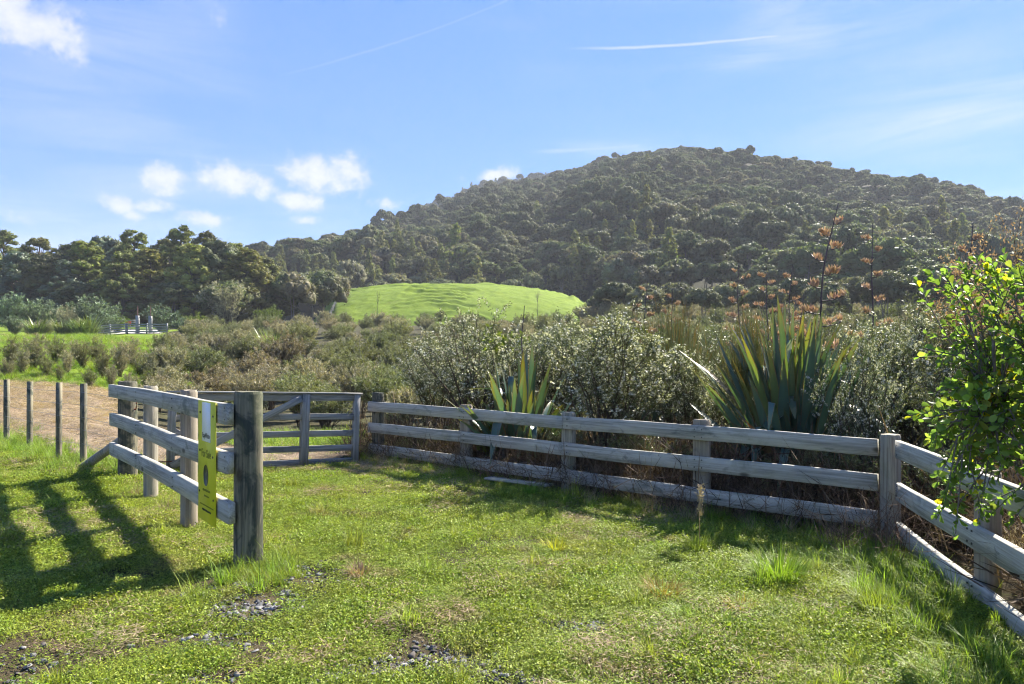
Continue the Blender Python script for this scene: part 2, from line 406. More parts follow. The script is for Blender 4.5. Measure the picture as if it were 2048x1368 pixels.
def groundmat(name, stops, sc=1.2, bump=.4, bsc=40, second=None):
    m = bpy.data.materials.new(name); m.use_nodes = True; t = NT(m.node_tree); pb = t.n['Principled BSDF']
    g = t.node('ShaderNodeNewGeometry'); P = g.outputs['Position']
    n1 = t.noise(P, sc, 7, .65); n2 = t.noise(P, sc * 7, 6, .65)
    f = t.m('ADD', t.m('MULTIPLY', n1, .55), t.m('MULTIPLY', n2, .45))
    c = t.ramp(f, stops)
    if second:
        col2, s2, lo, hi, amt = second; c = t.mix(t.mapr(t.noise(P, s2, 5, .6), lo, hi, 0, amt), c, col2)
    t.l.new(c, pb.inputs['Base Color']); pb.inputs['Roughness'].default_value = .95; pb.inputs['Specular IOR Level'].default_value = .12
    b = t.node('ShaderNodeBump'); b.inputs['Strength'].default_value = bump; b.inputs['Distance'].default_value = .05
    t.l.new(t.noise(P, bsc, 6, .7), b.inputs['Height']); t.l.new(b.outputs[0], pb.inputs['Normal'])
    return m
M_earth = groundmat('scrub earth', [(.3, (.030, .026, .016)), (.5, (.055, .050, .026)), (.7, (.075, .085, .030))], .25, .6, 8)
M_lawn = groundmat('lawn soil', [(.3, (.040, .030, .020)), (.48, (.070, .055, .032)), (.62, (.105, .085, .048)), (.75, (.19, .15, .095))], .9, .6, 60)
M_mulch = groundmat('straw mulch', [(.30, (.08, .06, .042)), (.45, (.19, .145, .10)), (.6, (.30, .235, .17)), (.75, (.42, .345, .26))], 2.2, 1.0, 14)
M_past = groundmat('pasture', [(.28, (.075, .115, .012)), (.42, (.115, .175, .016)), (.55, (.15, .215, .019)), (.72, (.19, .25, .03))], .35, .9, 2.5, ((.16, .145, .05), .12, .60, .75, .4))
M_hill = groundmat('hill floor', [(.35, (.018, .020, .012)), (.65, (.035, .038, .02))], .05, .5, 1)

def sheet(name, xs, ys, zf, mat, keep=None, smooth=True):
    X, Y = np.meshgrid(xs, ys); Z = zf(X, Y); nx = len(xs); ny = len(ys)
    V = np.stack([X, Y, Z], -1).reshape(-1, 3)
    k = (np.arange(ny - 1)[:, None] * nx + np.arange(nx - 1)[None]).ravel()
    F = np.stack([k, k + 1, k + nx + 1, k + nx], 1)
    if keep is not None:
        C = V[F].mean(1); F = F[keep(C[:, 0], C[:, 1])]
    mb = MB(); mb.add(V, F)
    return tag(link(name, mb.mesh(name, mat, smooth)), None, None, None, 'structure')

LX0, LX1, LY0, LY1 = -18, 13, -9, 17.5
def build_ground():
    # one sheet to the foot of the hills and beyond, finer near the camera
    r = np.concatenate([[0.01], np.geomspace(2, 1450, 150)]); a = np.linspace(0, 2 * np.pi, 241)
    R, A = np.meshgrid(r, a); X = R * np.sin(A); Y = R * np.cos(A)
    ins = ss(LX0 + .2, LX0 + 2, X) * ss(LX1 - .2, LX1 - 2, X) * ss(LY0 + .2, LY0 + 2, Y) * ss(LY1 - .2, LY1 - 2, Y)
    Z = height(X, Y) - .5 * ins - .03
    V = np.stack([X, Y, Z], -1).reshape(-1, 3); nx = len(r); ny = len(a)
    k = (np.arange(ny - 1)[:, None] * nx + np.arange(nx - 1)[None]).ravel()
    F = np.stack([k, k + nx, k + nx + 1, k + 1], 1)
    mb = MB(); mb.add(V, F); o = link('ground', mb.mesh('ground', M_earth, True)); tag(o, 'dark scrubland soil running from the fences to the hills', None, None, 'structure')
    sheet('lawn', np.arange(LX0, LX1, .09), np.arange(LY0, LY1, .09), lambda x, y: height(x, y) + near_bumps(x, y), M_lawn)
MULCH = [(-1.9, 10.35), (-4.4, 9.1), (-5.6, 9.6), (-9.0, 12.35), (-18, 20.0), (-36, 35), (-40, 38), (-24, 29), (-15, 27.3), (-12.4, 21.5), (-9.3, 16.2), (-6.2, 13.1), (-4.5, 11.9), (-2.1, 11.3)]
def build_mulch():
    def z(x, y):
        row = np.sin((x * .72 + y * .69) * 2 * np.pi / .9 + fbm(x * .8, y * .8, 41) * 5)
        return height(x, y) + .05 + row * .035 + (fbm(x * 3, y * 3, 31) - .5) * .10
    def keep(x, y):
        return inpoly(x + (fbm(x * 1.5, y * 1.5, 51) - .5) * 1.2, y + (fbm(x * 1.5, y * 1.5, 52) - .5) * 1.2, MULCH)
    sheet('mulched_track', np.arange(-38, -1.5, .14), np.arange(8.8, 37, .14), z, M_mulch, keep)
def build_pasture():
    sheet('pasture', np.arange(-140, -6, .8), np.arange(27, 128, .8), lambda x, y: height(x, y) + .06 + (fbm(x * .4, y * .4, 61) - .5) * .35 * ss(27, 34, y) + (fbm(x * 1.5, y * 1.5, 62) - .5) * .12, M_past,
          lambda x, y: (x / y < -.50 - .06 * (fbm(x * .2, y * .2, 63) - .5)) & (x / y > -1.6))
# the grassy knoll: crest line (photo column, row) at 180 m, front foot at 128 m
KC = np.array([(560, 690), (620, 655), (650, 622), (672, 597), (700, 586), (740, 579), (800, 574), (900, 571), (1000, 574), (1080, 583), (1150, 598), (1185, 620), (1230, 655), (1300, 690)], float)
def knoll_z(u, t):
    px = 1024 + u * FPX; crest = EYE + (HORIZ - np.interp(px, KC[:, 0], KC[:, 1])) / FPX * 180
    foot = np.interp(128, DC, ZC) - 1.5
    back = np.interp(205, DC, ZC) - 1
    z = np.where(t < .72, foot + (crest - foot) * np.sin(np.clip(t / .72, 0, 1) * np.pi / 2) ** .85, crest + (back - crest) * ss(.72, 1.0, t))
    return z
def build_knoll():
    us = np.linspace((540 - 1024) / FPX, (1320 - 1024) / FPX, 230); ts = np.linspace(0, 1, 150)
    U, T = np.meshgrid(us, ts); D = 128 + T * 72; X = U * D; Y = D; Z = knoll_z(U, T)
    # sheep tracks: short stepped terracettes along the contour
    ph = Z * .95 + fbm(X * .07, Y * .07, 71) * 5.0; st = (ph - np.floor(ph)); step = np.where(st < .7, st / .7, (1 - st) / .3)
    m = ss(.46, .58, fbm(X * .06 + 3, Y * .10, 72))
    Z = Z + (step - .5) * .8 * m * (.4 + 1.2 * fbm(X * .3, Y * .3, 75)) + (fbm(X * .8, Y * .8, 73) - .5) * .35 + (fbm(X * .07, Y * .07, 74) - .5) * .8
    V = np.stack([X, Y, Z], -1).reshape(-1, 3); nx = len(us); ny = len(ts)
    k = (np.arange(ny - 1)[:, None] * nx + np.arange(nx - 1)[None]).ravel()
    mb = MB(); mb.add(V, np.stack([k, k + 1, k + nx + 1, k + nx], 1))
    tag(link('grassy_knoll', mb.mesh('grassy_knoll', M_past, False)), 'bright green grassy knoll with stepped sheep tracks', None, None, 'structure')
# the bush-clad hill: ridge line as (column, row, metres away) and the distance of its foot
RD = np.array([(-700, 640, 300), (0, 590, 300), (300, 550, 300), (540, 512, 320), (640, 495, 350), (740, 458, 385), (800, 431, 410), (860, 416, 430), (960, 377, 460), (1060, 366, 480), (1120, 349, 490),
               (1210, 323, 505), (1260, 311, 515), (1340, 303, 520), (1400, 305, 520), (1500, 322, 520), (1600, 338, 515), (1700, 357, 510), (1780, 376, 500), (1900, 397, 480), (2048, 444, 450), (2300, 480, 420), (2700, 600, 400), (3200, 660, 380)], float)
BD = np.array([(-700, 240, 14), (400, 232, 15), (700, 200, 14), (1100, 198, 15), (1300, 160, 12), (1700, 140, 11), (2300, 135, 11), (3200, 135, 11)], float)
def hill_pt(u, t):
    px = 1024 + u * FPX
    dr = np.interp(px, RD[:, 0], RD[:, 2]); zr = EYE - 2.6 + (HORIZ - np.interp(px, RD[:, 0], RD[:, 1])) / FPX * dr
    db = np.interp(px, BD[:, 0], BD[:, 1]); zb = np.interp(px, BD[:, 0], BD[:, 2])
    d = db + t * (dr - db); tt = np.clip(t, 0, 1)
    f = tt * .80 + .20 * np.sin(tt * np.pi / 2)
    z = zb + (zr - zb) * f - np.maximum(t - 1, 0) * (dr - db) * .35
    x = u * d
    amp = 4 * tt * (1 - tt)
    z = z + amp * ((fbm(x * .012 + 5, d * .008, 81, 3) - .5) * 26 + (fbm(x * .035, d * .03, 82, 3) - .5) * 9)
    return x, d, z
def build_hill():
    us = np.linspace(-1.15, 1.55, 200); ts = np.linspace(-.04, 1.5, 90)
    U, T = np.meshgrid(us, ts); X, Y, Z = hill_pt(U, T); Z = Z - 8 * ss(0, -.04, T)
    V = np.stack([X, Y, Z], -1).reshape(-1, 3); nx = len(us); ny = len(ts)
    k = (np.arange(ny - 1)[:, None] * nx + np.arange(nx - 1)[None]).ravel()
    mb = MB(); mb.add(V, np.stack([k, k + 1, k + nx + 1, k + nx], 1))
    tag(link('hill', mb.mesh('hill', M_hill, True)), 'steep rounded hill under dense native bush', None, None, 'structure')
FR = np.array([(640, 520), (740, 474), (800, 446), (850, 416), (900, 394), (960, 367), (1020, 357), (1080, 352), (1200, 350), (1400, 380)], float)
def far_pt(u, t):
    px = 1024 + u * FPX; d = 640 + t * 120; zr = EYE - 7 + (HORIZ - np.interp(px, FR[:, 0], FR[:, 1])) / FPX * 760
    return u * d, d, 20 + (zr - 20) * np.where(t < 1, np.clip(t, 0, 1), 1 - (t - 1) * .8)
def build_far_ridge():
    us = np.linspace((560 - 1024) / FPX, (1400 - 1024) / FPX, 60); ts = np.linspace(0, 1.8, 20)
    U, T = np.meshgrid(us, ts); X, Y, Z = far_pt(U, T); nx = len(us); ny = len(ts)
    k = (np.arange(ny - 1)[:, None] * nx + np.arange(nx - 1)[None]).ravel()
    mb = MB(); mb.add(np.stack([X, Y, Z], -1).reshape(-1, 3), np.stack([k, k + 1, k + nx + 1, k + nx], 1))
    tag(link('far_ridge', mb.mesh('far_ridge', M_hill, True)), 'distant hazy ridge behind the hill', None, None, 'structure')
build_ground(); build_mulch(); build_pasture(); build_knoll(); build_hill(); build_far_ridge()

# ------------------------------------------------------------------ trees
M_kan = leafmat('kanuka leaf', (.165, .172, .100), .34, .6, .2, .36, [((.115, .150, .055), .022, .46, .60, .85), ((.20, .165, .11), .045, .54, .66, .7)], .035)
M_con = leafmat('podocarp leaf', (.185, .195, .068), .30, .6, .2, .25)
M_drk = leafmat('dark bush leaf', (.105, .120, .055), .28, .6, .2, .22)
M_blu = leafmat('blue green leaf', (.115, .155, .10), .28, .45, .35, .15)
M_lim = leafmat('lime leaf', (.13, .17, .03), .35, .5, .35, .15)
M_bark = plainmat('bark', (.085, .07, .055), .9, .2, (9, (.17, .15, .125), .4, .7), bump=.5)
M_pale = plainmat('pale bark', (.22, .20, .17), .9, .2, (7, (.10, .085, .07), .4, .7), bump=.4)

def _sph():
    V = [[0, 0, 1]] + [[math.cos(a) * math.sin(p), math.sin(a) * math.sin(p), math.cos(p)] for p in (.6, 1.2, 1.9, 2.5) for a in np.arange(7) / 7 * 2 * math.pi + p] + [[0, 0, -1]]
    F = []
    for k in range(7): F.append([0, 1 + k, 1 + (k + 1) % 7]); F.append([29, 22 + (k + 1) % 7, 22 + k])
    for rw in range(3):
        for k in range(7):
            a, b = 1 + rw * 7 + k, 1 + rw * 7 + (k + 1) % 7; F += [[a, a + 7, b + 7], [a, b + 7, b]]
    return np.array(V), np.array(F)
SPH, SPF = _sph()
def clumps(mb, r, C, Rd, per, L, W, tintvar=.2, up=.25, T0=(1, 1, 1)):
    """leaf cards over the surfaces of ellipsoid clumps"""
    k = len(C); n = k * per; ci = np.repeat(np.arange(k), per)
    u = rv(n, r); u[:, 2] += up; u = nrm(u)
    P = C[ci] + u * Rd[ci] * (.62 + .45 * r.random((n, 1)))
    N = nrm(u + .5 * rv(n, r)); D = nrm(np.cross(N, rv(n, r))); D[:, 2] += .15; D = nrm(D)
    ct = 1 + r.normal(size=(k, 1)) * tintvar * .7; T = np.asarray(T0) * (ct[ci] * (1 + r.normal(size=(n, 1)) * tintvar)) * (1 + r.normal(size=(n, 3)) * .06)
    mb.add(*cards(P, D, N, L * r.uniform(.6, 1.25, n), W * r.uniform(.6, 1.25, n), np.clip(T, .25, 2.2)))
    for c, q, k_ in zip(C, Rd, ct):                                   # solid core added inside each clump to block light and shape its shading
        mb.add(c + SPH * q * .74 * (1 + r.normal(size=(len(SPH), 1)) * .16), SPF, np.asarray(T0) * float(np.clip(k_[0], .5, 1.6)))
def limbs(mb, r, Htr, R, C, r0, n=12, split=.35, sides=6, multi=1):
    """trunk(s) from the ground and limbs out to the clumps"""
    tops = []
    for s in range(multi):
        a = r.uniform(0, 6.28); lean = r.uniform(.0, .3) * R * (.4 if multi == 1 else 1.3)
        p = np.array([[0, 0, -.3], [math.cos(a) * lean * .2, math.sin(a) * lean * .2, Htr * .35], [math.cos(a) * lean * .7, math.sin(a) * lean * .7, Htr * .7], [math.cos(a) * lean, math.sin(a) * lean, Htr * .97]])
        p[1:3, :2] += r.normal(size=(2, 2)) * R * .05
        q = np.linspace(0, 1, 8); path = np.stack([np.interp(q, [0, .37, .72, 1], p[:, k]) for k in range(3)], 1)
        addtube(mb, path, r0 / math.sqrt(multi) * (1 - .85 * q) ** .9 + .01, sides); tops.append(path)
    for c in C[r.permutation(len(C))[:n]]:
        path = tops[r.integers(len(tops))]; zb = np.clip(c[2] - r.uniform(.15, .4) * np.linalg.norm(c[:2]) - .1 * Htr, Htr * split * .8, Htr * .9)
        k = np.interp(zb, path[:, 2], np.arange(len(path))); b = np.array([np.interp(k, np.arange(len(path)), path[:, q]) for q in range(3)])
        mid = (b + c) / 2; mid[2] += -.06 * Htr * r.random()
        addtube(mb, np.array([b, mid, c]), np.array([.35, .22, .07]) * r0 / math.sqrt(multi), 4)

def kanuka(seed, Hh, R, nc, per, L, W, mat, flat=.55):
    r = np.random.default_rng(seed)
    rad = R * np.sqrt(r.random(nc)) * .85; a = r.uniform(0, 6.28, nc)
    z = Hh * (.93 - .30 * (rad / R) ** 2 - .26 * r.random(nc) ** 1.8)
    C = np.stack([rad * np.cos(a), rad * np.sin(a), z], 1)
    s = R * r.uniform(.13, .30, (nc, 1)); Rd = np.concatenate([s, s, s * flat * r.uniform(.8, 1.3, (nc, 1))], 1)
    cr = MB(); clumps(cr, r, C, Rd, per, L, W, .22, .35)
    tr = MB(); limbs(tr, r, Hh * .85, R, C, Hh * .022, 10, .3, 5, 3)
    return cr.mesh('kanuka_crown', mat), tr.mesh('kanuka_trunk', M_pale, True)
def podocarp(seed, Hh, R, nc, per, L, W, mat, taper=.75, base=.12, T0=(1, 1, 1)):
    """tall irregular totara / kahikatea: sprays on drooping branches around a central trunk"""
    r = np.random.default_rng(seed)
    q = base + (1 - base) * r.random(nc) ** .95; lobes = 1 + .28 * np.sin(q * 19 + r.uniform(0, 6)) * r.random(nc)
    prof = np.minimum(1, (1.03 - q) / (1 - taper + .15)) ** .6 * (0.75 + .25 * ss(base, base + .2, q))
    a = r.uniform(0, 6.28, nc); rad = R * prof * lobes * (.45 + .55 * np.sqrt(r.random(nc)))
    C = np.stack([rad * np.cos(a), rad * np.sin(a), Hh * q - .10 * rad], 1)
    s = R * r.uniform(.14, .28, (nc, 1)) * (.5 + .5 * prof[:, None]); Rd = np.concatenate([s, s, s * r.uniform(.45, .9, (nc, 1))], 1)
    cr = MB(); clumps(cr, r, C, Rd, per, L, W, .24, .2, T0)
    tr = MB(); limbs(tr, r, Hh * .97, R * .4, C, Hh * .02, 26, .12, 7)
    return cr.mesh('podocarp_crown', mat), tr.mesh('podocarp_trunk', M_bark, True)
def conebush(seed, Hh, R, nc, per, L, W, mat):
    r = np.random.default_rng(seed); q = r.random(nc) ** 1.2; a = r.uniform(0, 6.28, nc); rad = R * (1 - q) ** .8 * (.5 + .5 * r.random(nc))
    C = np.stack([rad * np.cos(a), rad * np.sin(a), Hh * (.1 + .9 * q)], 1); s = R * r.uniform(.2, .32, (nc, 1)) * (1.1 - .7 * q[:, None]); Rd = np.concatenate([s, s, s * .9], 1)
    cr = MB(); clumps(cr, r, C, Rd, per, L, W, .2, .3); tr = MB(); addtube(tr, [[0, 0, -.2], [0, 0, Hh * .5], [0, 0, Hh * .95]], [Hh * .02, Hh * .012, .01], 5)
    return cr.mesh('conifer_crown', mat), tr.mesh('conifer_trunk', M_bark, True)

def plant_tree(name, label, cat, kind, xy, z=None, s=1.0, group=None, rz=None, sz=None):
    x, y = float(xy[0]), float(xy[1]); z = H(x, y) if z is None else z
    rz = rng.uniform(0, 6.28) if rz is None else rz
    t = thing(name, label, cat, (x, y, z - .1), rz, group, (s, s, s * (sz or 1.0)))
    link('crown', kind[0], t); link('trunk', kind[1], t)
    return t

def forest():
    far_kan = [kanuka(100 + k, 8.0, 4.3, 68, 42, .40, .24, M_kan, .6) for k in range(4)]
    far_con = [conebush(110 + k, 10.0, 2.6, 44, 40, .55, .28, M_con) for k in range(2)]
    far_drk = [kanuka(120 + k, 9.0, 3.8, 60, 42, .42, .25, M_drk, .8) for k in range(2)]
    kinds = far_kan + far_drk + far_con
    def joined(k, i):                                  # crown and trunk of one kind as one small mesh for the far mass
        return k[0]
    r = np.random.default_rng(5)
    # candidate trees over the hill face on a jittered grid in map space
    P = []
    g = 3.5
    xs = np.arange(-420, 640, g); ys = np.arange(128, 560, g)
    X, Y = np.meshgrid(xs, ys); X = X.ravel() + r.uniform(-.48, .48, X.size) * g; Y = Y.ravel() + r.uniform(-.48, .48, Y.size) * g
    u = X / Y; px = 1024 + u * FPX
    dr = np.interp(px, RD[:, 0], RD[:, 2]); db = np.interp(px, BD[:, 0], BD[:, 1]); t = (Y - db) / (dr - db)
    ok = (t > .0) & (t < 1.04) & (u > -.95) & (u < 1.05)
    X, Y, t, u = X[ok], Y[ok], t[ok], u[ok]; _, _, Z = hill_pt(u, t)
    thin = r.random(len(X)) < np.interp(Y, [140, 260, 420, 560], [.42, .58, .85, 1.0]); X, Y, Z, t, u = X[thin], Y[thin], Z[thin], t[thin], u[thin]
    zone = fbm(X * .014, Y * .014, 91, 3); mix = r.random(len(X))
    idx = r.integers(0, 4, len(X))
    con = ((zone > .54) & (mix < .55) | (mix < .06)) & (t < np.where(X > 80, .38, np.where(X < -40, .35, .62))); idx = np.where(con, r.integers(6, 8, len(X)), idx)
    dk = ~con & ((zone < .42) & (mix < .6) | (mix > .93)); idx = np.where(dk, r.integers(4, 6, len(X)), idx)
    sc = (.55 + .95 * r.random(len(X)) ** 1.7) * np.interp(Y, [150, 240, 350, 520], [1.05, .88, .64, .47]) * np.where(idx > 5, r.uniform(.7, 1.25, len(X)), 1)
    sc = sc * np.where((t > .95) & (r.random(len(X)) < .25), 1.25, 1.0)
    scl = np.stack([sc * r.uniform(.7, 1.35, len(X)), sc * r.uniform(.7, 1.35, len(X)), sc * r.uniform(.75, 1.3, len(X))], 1); rz = r.uniform(0, 6.28, len(X))
    # the trees that show largest: nearest ones not hidden behind the knoll crest or the left wood
    px = 1024 + u * FPX; top = HORIZ - (Z + 6 * sc - EYE) / Y * FPX
    vis = (px > 540) & (px < 2060) & (top < 612)
    order = np.where(vis)[0][np.argsort(Y[vis])][:285]
    near = np.zeros(len(X), bool); near[order] = True
    lab = {0: 'round-crowned grey green bush tree at the foot of the hill', 1: 'dark dense bush tree at the foot of the hill', 2: 'narrow pointed green tree rising among the hillfoot bush'}
    nm = {0: 'kanuka_tree', 1: 'bush_tree', 2: 'pointed_tree'}
    sect = lambda p: 'left of the knoll' if p < 680 else 'behind the green knoll' if p < 1160 else 'right of the knoll' if p < 1420 else 'above the big flax' if p < 1720 else 'towards the right edge'
    for i in order:
        c = 2 if idx[i] > 5 else 1 if idx[i] > 3 else 0
        t_ = thing(nm[c], lab[c] + ', ' + sect(px[i]), 'tree', (X[i], Y[i], Z[i] - .2), rz[i], 'hillfoot trees %s (%s)' % (sect(px[i]), nm[c].replace('_', ' ')), tuple(scl[i]))
        link('crown', kinds[idx[i]][0], t_); link('trunk', kinds[idx[i]][1], t_)
    f = ~near
    Pt = np.stack([X[f], Y[f], Z[f] - .3], 1); ro = np.zeros((f.sum(), 3)); ro[:, 2] = rz[f]
    scatter('hillside_forest', Pt, ro, scl[f], idx[f], [k[0] for k in kinds], 'dense grey green native forest covering the hill')
    # far ridge forest
    n = 1500; u = r.uniform((620 - 1024) / FPX, (1120 - 1024) / FPX, n); t = r.uniform(.35, 1.08, n); x, y, z = far_pt(u, t)
    s = r.uniform(.9, 1.5, n); ro = np.zeros((n, 3)); ro[:, 2] = r.uniform(0, 6, n)
    scatter('ridge_forest', np.stack([x, y, z - .3], 1), ro, np.stack([s, s, s], 1), r.integers(0, 8, n), [k[0] for k in kinds], 'hazy forest along the distant ridge')
    return far_kan, far_drk, far_con
far_kan, far_drk, far_con = forest()

def left_wood():
    A = [podocarp(200, 16, 4.6, 190, 70, .42, .20, M_con, .5, .06, (1.1, 1.12, .8)), podocarp(201, 17, 4.2, 180, 70, .42, .20, M_con, .6, .06),
         podocarp(202, 15, 5.0, 190, 66, .42, .22, M_drk, .5, .08, (1.3, 1.2, 1)), podocarp(203, 18, 3.8, 180, 70, .42, .2, M_con, .7, .06, (.95, 1.0, .9)),
         podocarp(206, 15, 4.4, 190, 66, .40, .2, M_blu, .5, .06)]
    K = [kanuka(210, 13, 4.4, 110, 80, .38, .2, M_drk, .6), kanuka(211, 8.5, 3.6, 100, 80, .36, .18, M_kan, .8)]
    # column, distance, kind, crown-top row, label
    rows = [
        (-120, 132, 0, 470), (-60, 128, 4, 500), (8, 138, 3, 462), (35, 128, 4, 505), (78, 136, 1, 476), (105, 126, 5, 500), (150, 138, 2, 484), (128, 124, 4, 522), (175, 128, 0, 484),
        (205, 134, 4, 476), (160, 121, 5, 560), (225, 140, 5, 470), (245, 124, 1, 505), (268, 136, 3, 460), (300, 128, 0, 500), (330, 138, 2, 482), (362, 134, 3, 452), (385, 126, 0, 490), (412, 136, 2, 468), (440, 130, 5, 474),
        (345, 122, 5, 560), (470, 134, 1, 486), (492, 126, 0, 500), (520, 130, 2, 512), (452, 120, 6, 560)]
    look = ['bulky yellow green podocarp', 'tall green podocarp with a ragged pointed top', 'dark broad podocarp', 'narrow spiry dark podocarp', 'blue green leafy tree', 'flat-topped dark tree with layered crown', 'rounded grey green tree']
    where = {-120: 'beyond the edge of the wood', -60: 'at the outer end of the wood', 8: 'at the far left skyline of the wood', 35: 'low at the left end of the wood', 78: 'near the left end of the wood', 105: 'behind the left end of the tall hedge',
             150: 'behind the pale hedge shrubs', 128: 'lowest beside the hedge shrubs', 175: 'in the middle left of the wood', 205: 'towering above the flax clump', 160: 'lower edge of wood behind the flax', 225: 'on the skyline left of the spiry tree',
             245: 'just behind the stockyard rails', 268: 'with a sharp tip above the stockyard', 300: 'directly above the loading posts', 330: 'between the stockyard and the tallest tree', 362: 'tallest of the left wood', 385: 'sunlit in the centre of the wood',
             412: 'just right of the tallest tree', 440: 'on the skyline right of the tallest tree', 345: 'low in front of the wood right of the stockyard', 470: 'near the right end of the wood', 492: 'golden at the right end of the wood', 520: 'last tree on the right of the wood', 452: 'standing alone in front of the wood\'s right end'}
    kinds = A + K; hs = [16, 17, 15, 18, 15, 13, 8.5]
    for px, d, k, row in rows:
        x, y = place(px, d); z = H(x, y); s = (EYE + (HORIZ - row) / FPX * d - z) / hs[k]
        nm = ['podocarp_tree', 'podocarp_tree', 'podocarp_tree', 'podocarp_tree', 'broadleaf_tree', 'flat_topped_tree', 'rounded_tree'][k]
        t = plant_tree(nm, look[k] + ', ' + where[px], 'tree', kinds[k], (x, y), z, s, 'trees of the wood behind the stockyard')
        t.scale.x *= max(.95, min(1.45, 1.25 / s)); t.scale.y = t.scale.x
    # backing wood that fills the gaps
    r = np.random.default_rng(31); n = 130; px = r.uniform(-420, 530, n); d = r.uniform(140, 185, n); x = (px - 1024) / FPX * d
    s = r.uniform(.75, .95, n); ro = np.zeros((n, 3)); ro[:, 2] = r.uniform(0, 6.28, n)
    scatter('backing_wood', np.stack([x, d, height(x, d) - 1.5], 1), ro, np.stack([s, s, s], 1), r.integers(0, 5, n), [k[0] for k in A], 'dim interior of the wood behind the front trees')
    # two rounded kanuka beside the knoll
    R2 = kanuka(215, 8, 4.0, 130, 80, .32, .16, M_kan, .9)
    for px, d, row, lb in ((583, 128, 546, 'round grey green kanuka tree left of the knoll fence'), (648, 136, 541, 'wide dark kanuka tree touching the left edge of the knoll'), (625, 133, 556, 'small kanuka tree squeezed between two larger ones by the knoll')):
        x, y = place(px, d); z = H(x, y); plant_tree('kanuka_tree', lb, 'tree', R2, (x, y), z, (EYE + (HORIZ - row) / FPX * d - z) / 8, 'kanuka by the knoll')
    # trees right of the knoll, in front of the hill
    spots = [(1205, 118, 584), (1230, 112, 560), (1290, 108, 566), (1350, 114, 560), (1405, 106, 572), (1460, 112, 560), (1530, 104, 566), (1590, 110, 552), (1650, 102, 560), (1705, 110, 548), (1770, 104, 536), (1830, 108, 528), (1890, 100, 520), (1950, 104, 530), (2010, 98, 545), (2075, 102, 540)]
    KK = [kanuka(220 + k, 8, 3.6, 105, 80, .30, .15, [M_kan, M_drk, M_kan][k], .7) for k in range(3)]
    ordn = ['first', 'second', 'third', 'fourth', 'fifth', 'sixth', 'seventh', 'eighth', 'ninth', 'tenth', 'eleventh', 'twelfth', 'thirteenth', 'fourteenth', 'fifteenth', 'sixteenth']
    for i, (px, d, row) in enumerate(spots):
        x, y = place(px, d); z = H(x, y)
        plant_tree('kanuka_tree', '%s kanuka tree rightward from the knoll in the row before the hill' % ordn[i], 'tree', KK[i % 3], (x, y), z, (EYE + (HORIZ - row) / FPX * d - z) / 8, 'kanuka row right of the knoll')
left_wood()

# ------------------------------------------------------------------ shrubs
M_scrub = [leafmat('scrub leaf grey', (.25, .24, .165), .25, .55, .35, .18, hue=.015), leafmat('scrub leaf olive', (.175, .185, .095), .28, .55, .35, .18, hue=.015), leafmat('scrub leaf brown', (.215, .195, .135), .25, .6, .3, .15, hue=.01)]
M_manu = leafmat('manuka leaf', (.108, .128, .068), .22, .45, .35, .1)
M_stem = plainmat('shrub stem', (.075, .055, .04), .9, .2, (14, (.14, .11, .08), .4, .7))
M_bloom = leafmat('manuka blossom', (.72, .70, .68), .35, .6, .2, .05, hue=.0)
M_broom = leafmat('broom wand', (.115, .14, .065), .15, .5, .35, .1)
M_tip = leafmat('broom tip', (.25, .19, .10), .1, .6, .25, .12, hue=.01)
M_rust = leafmat('rusty seed', (.27, .20, .135), .35, .6, .25, .12)

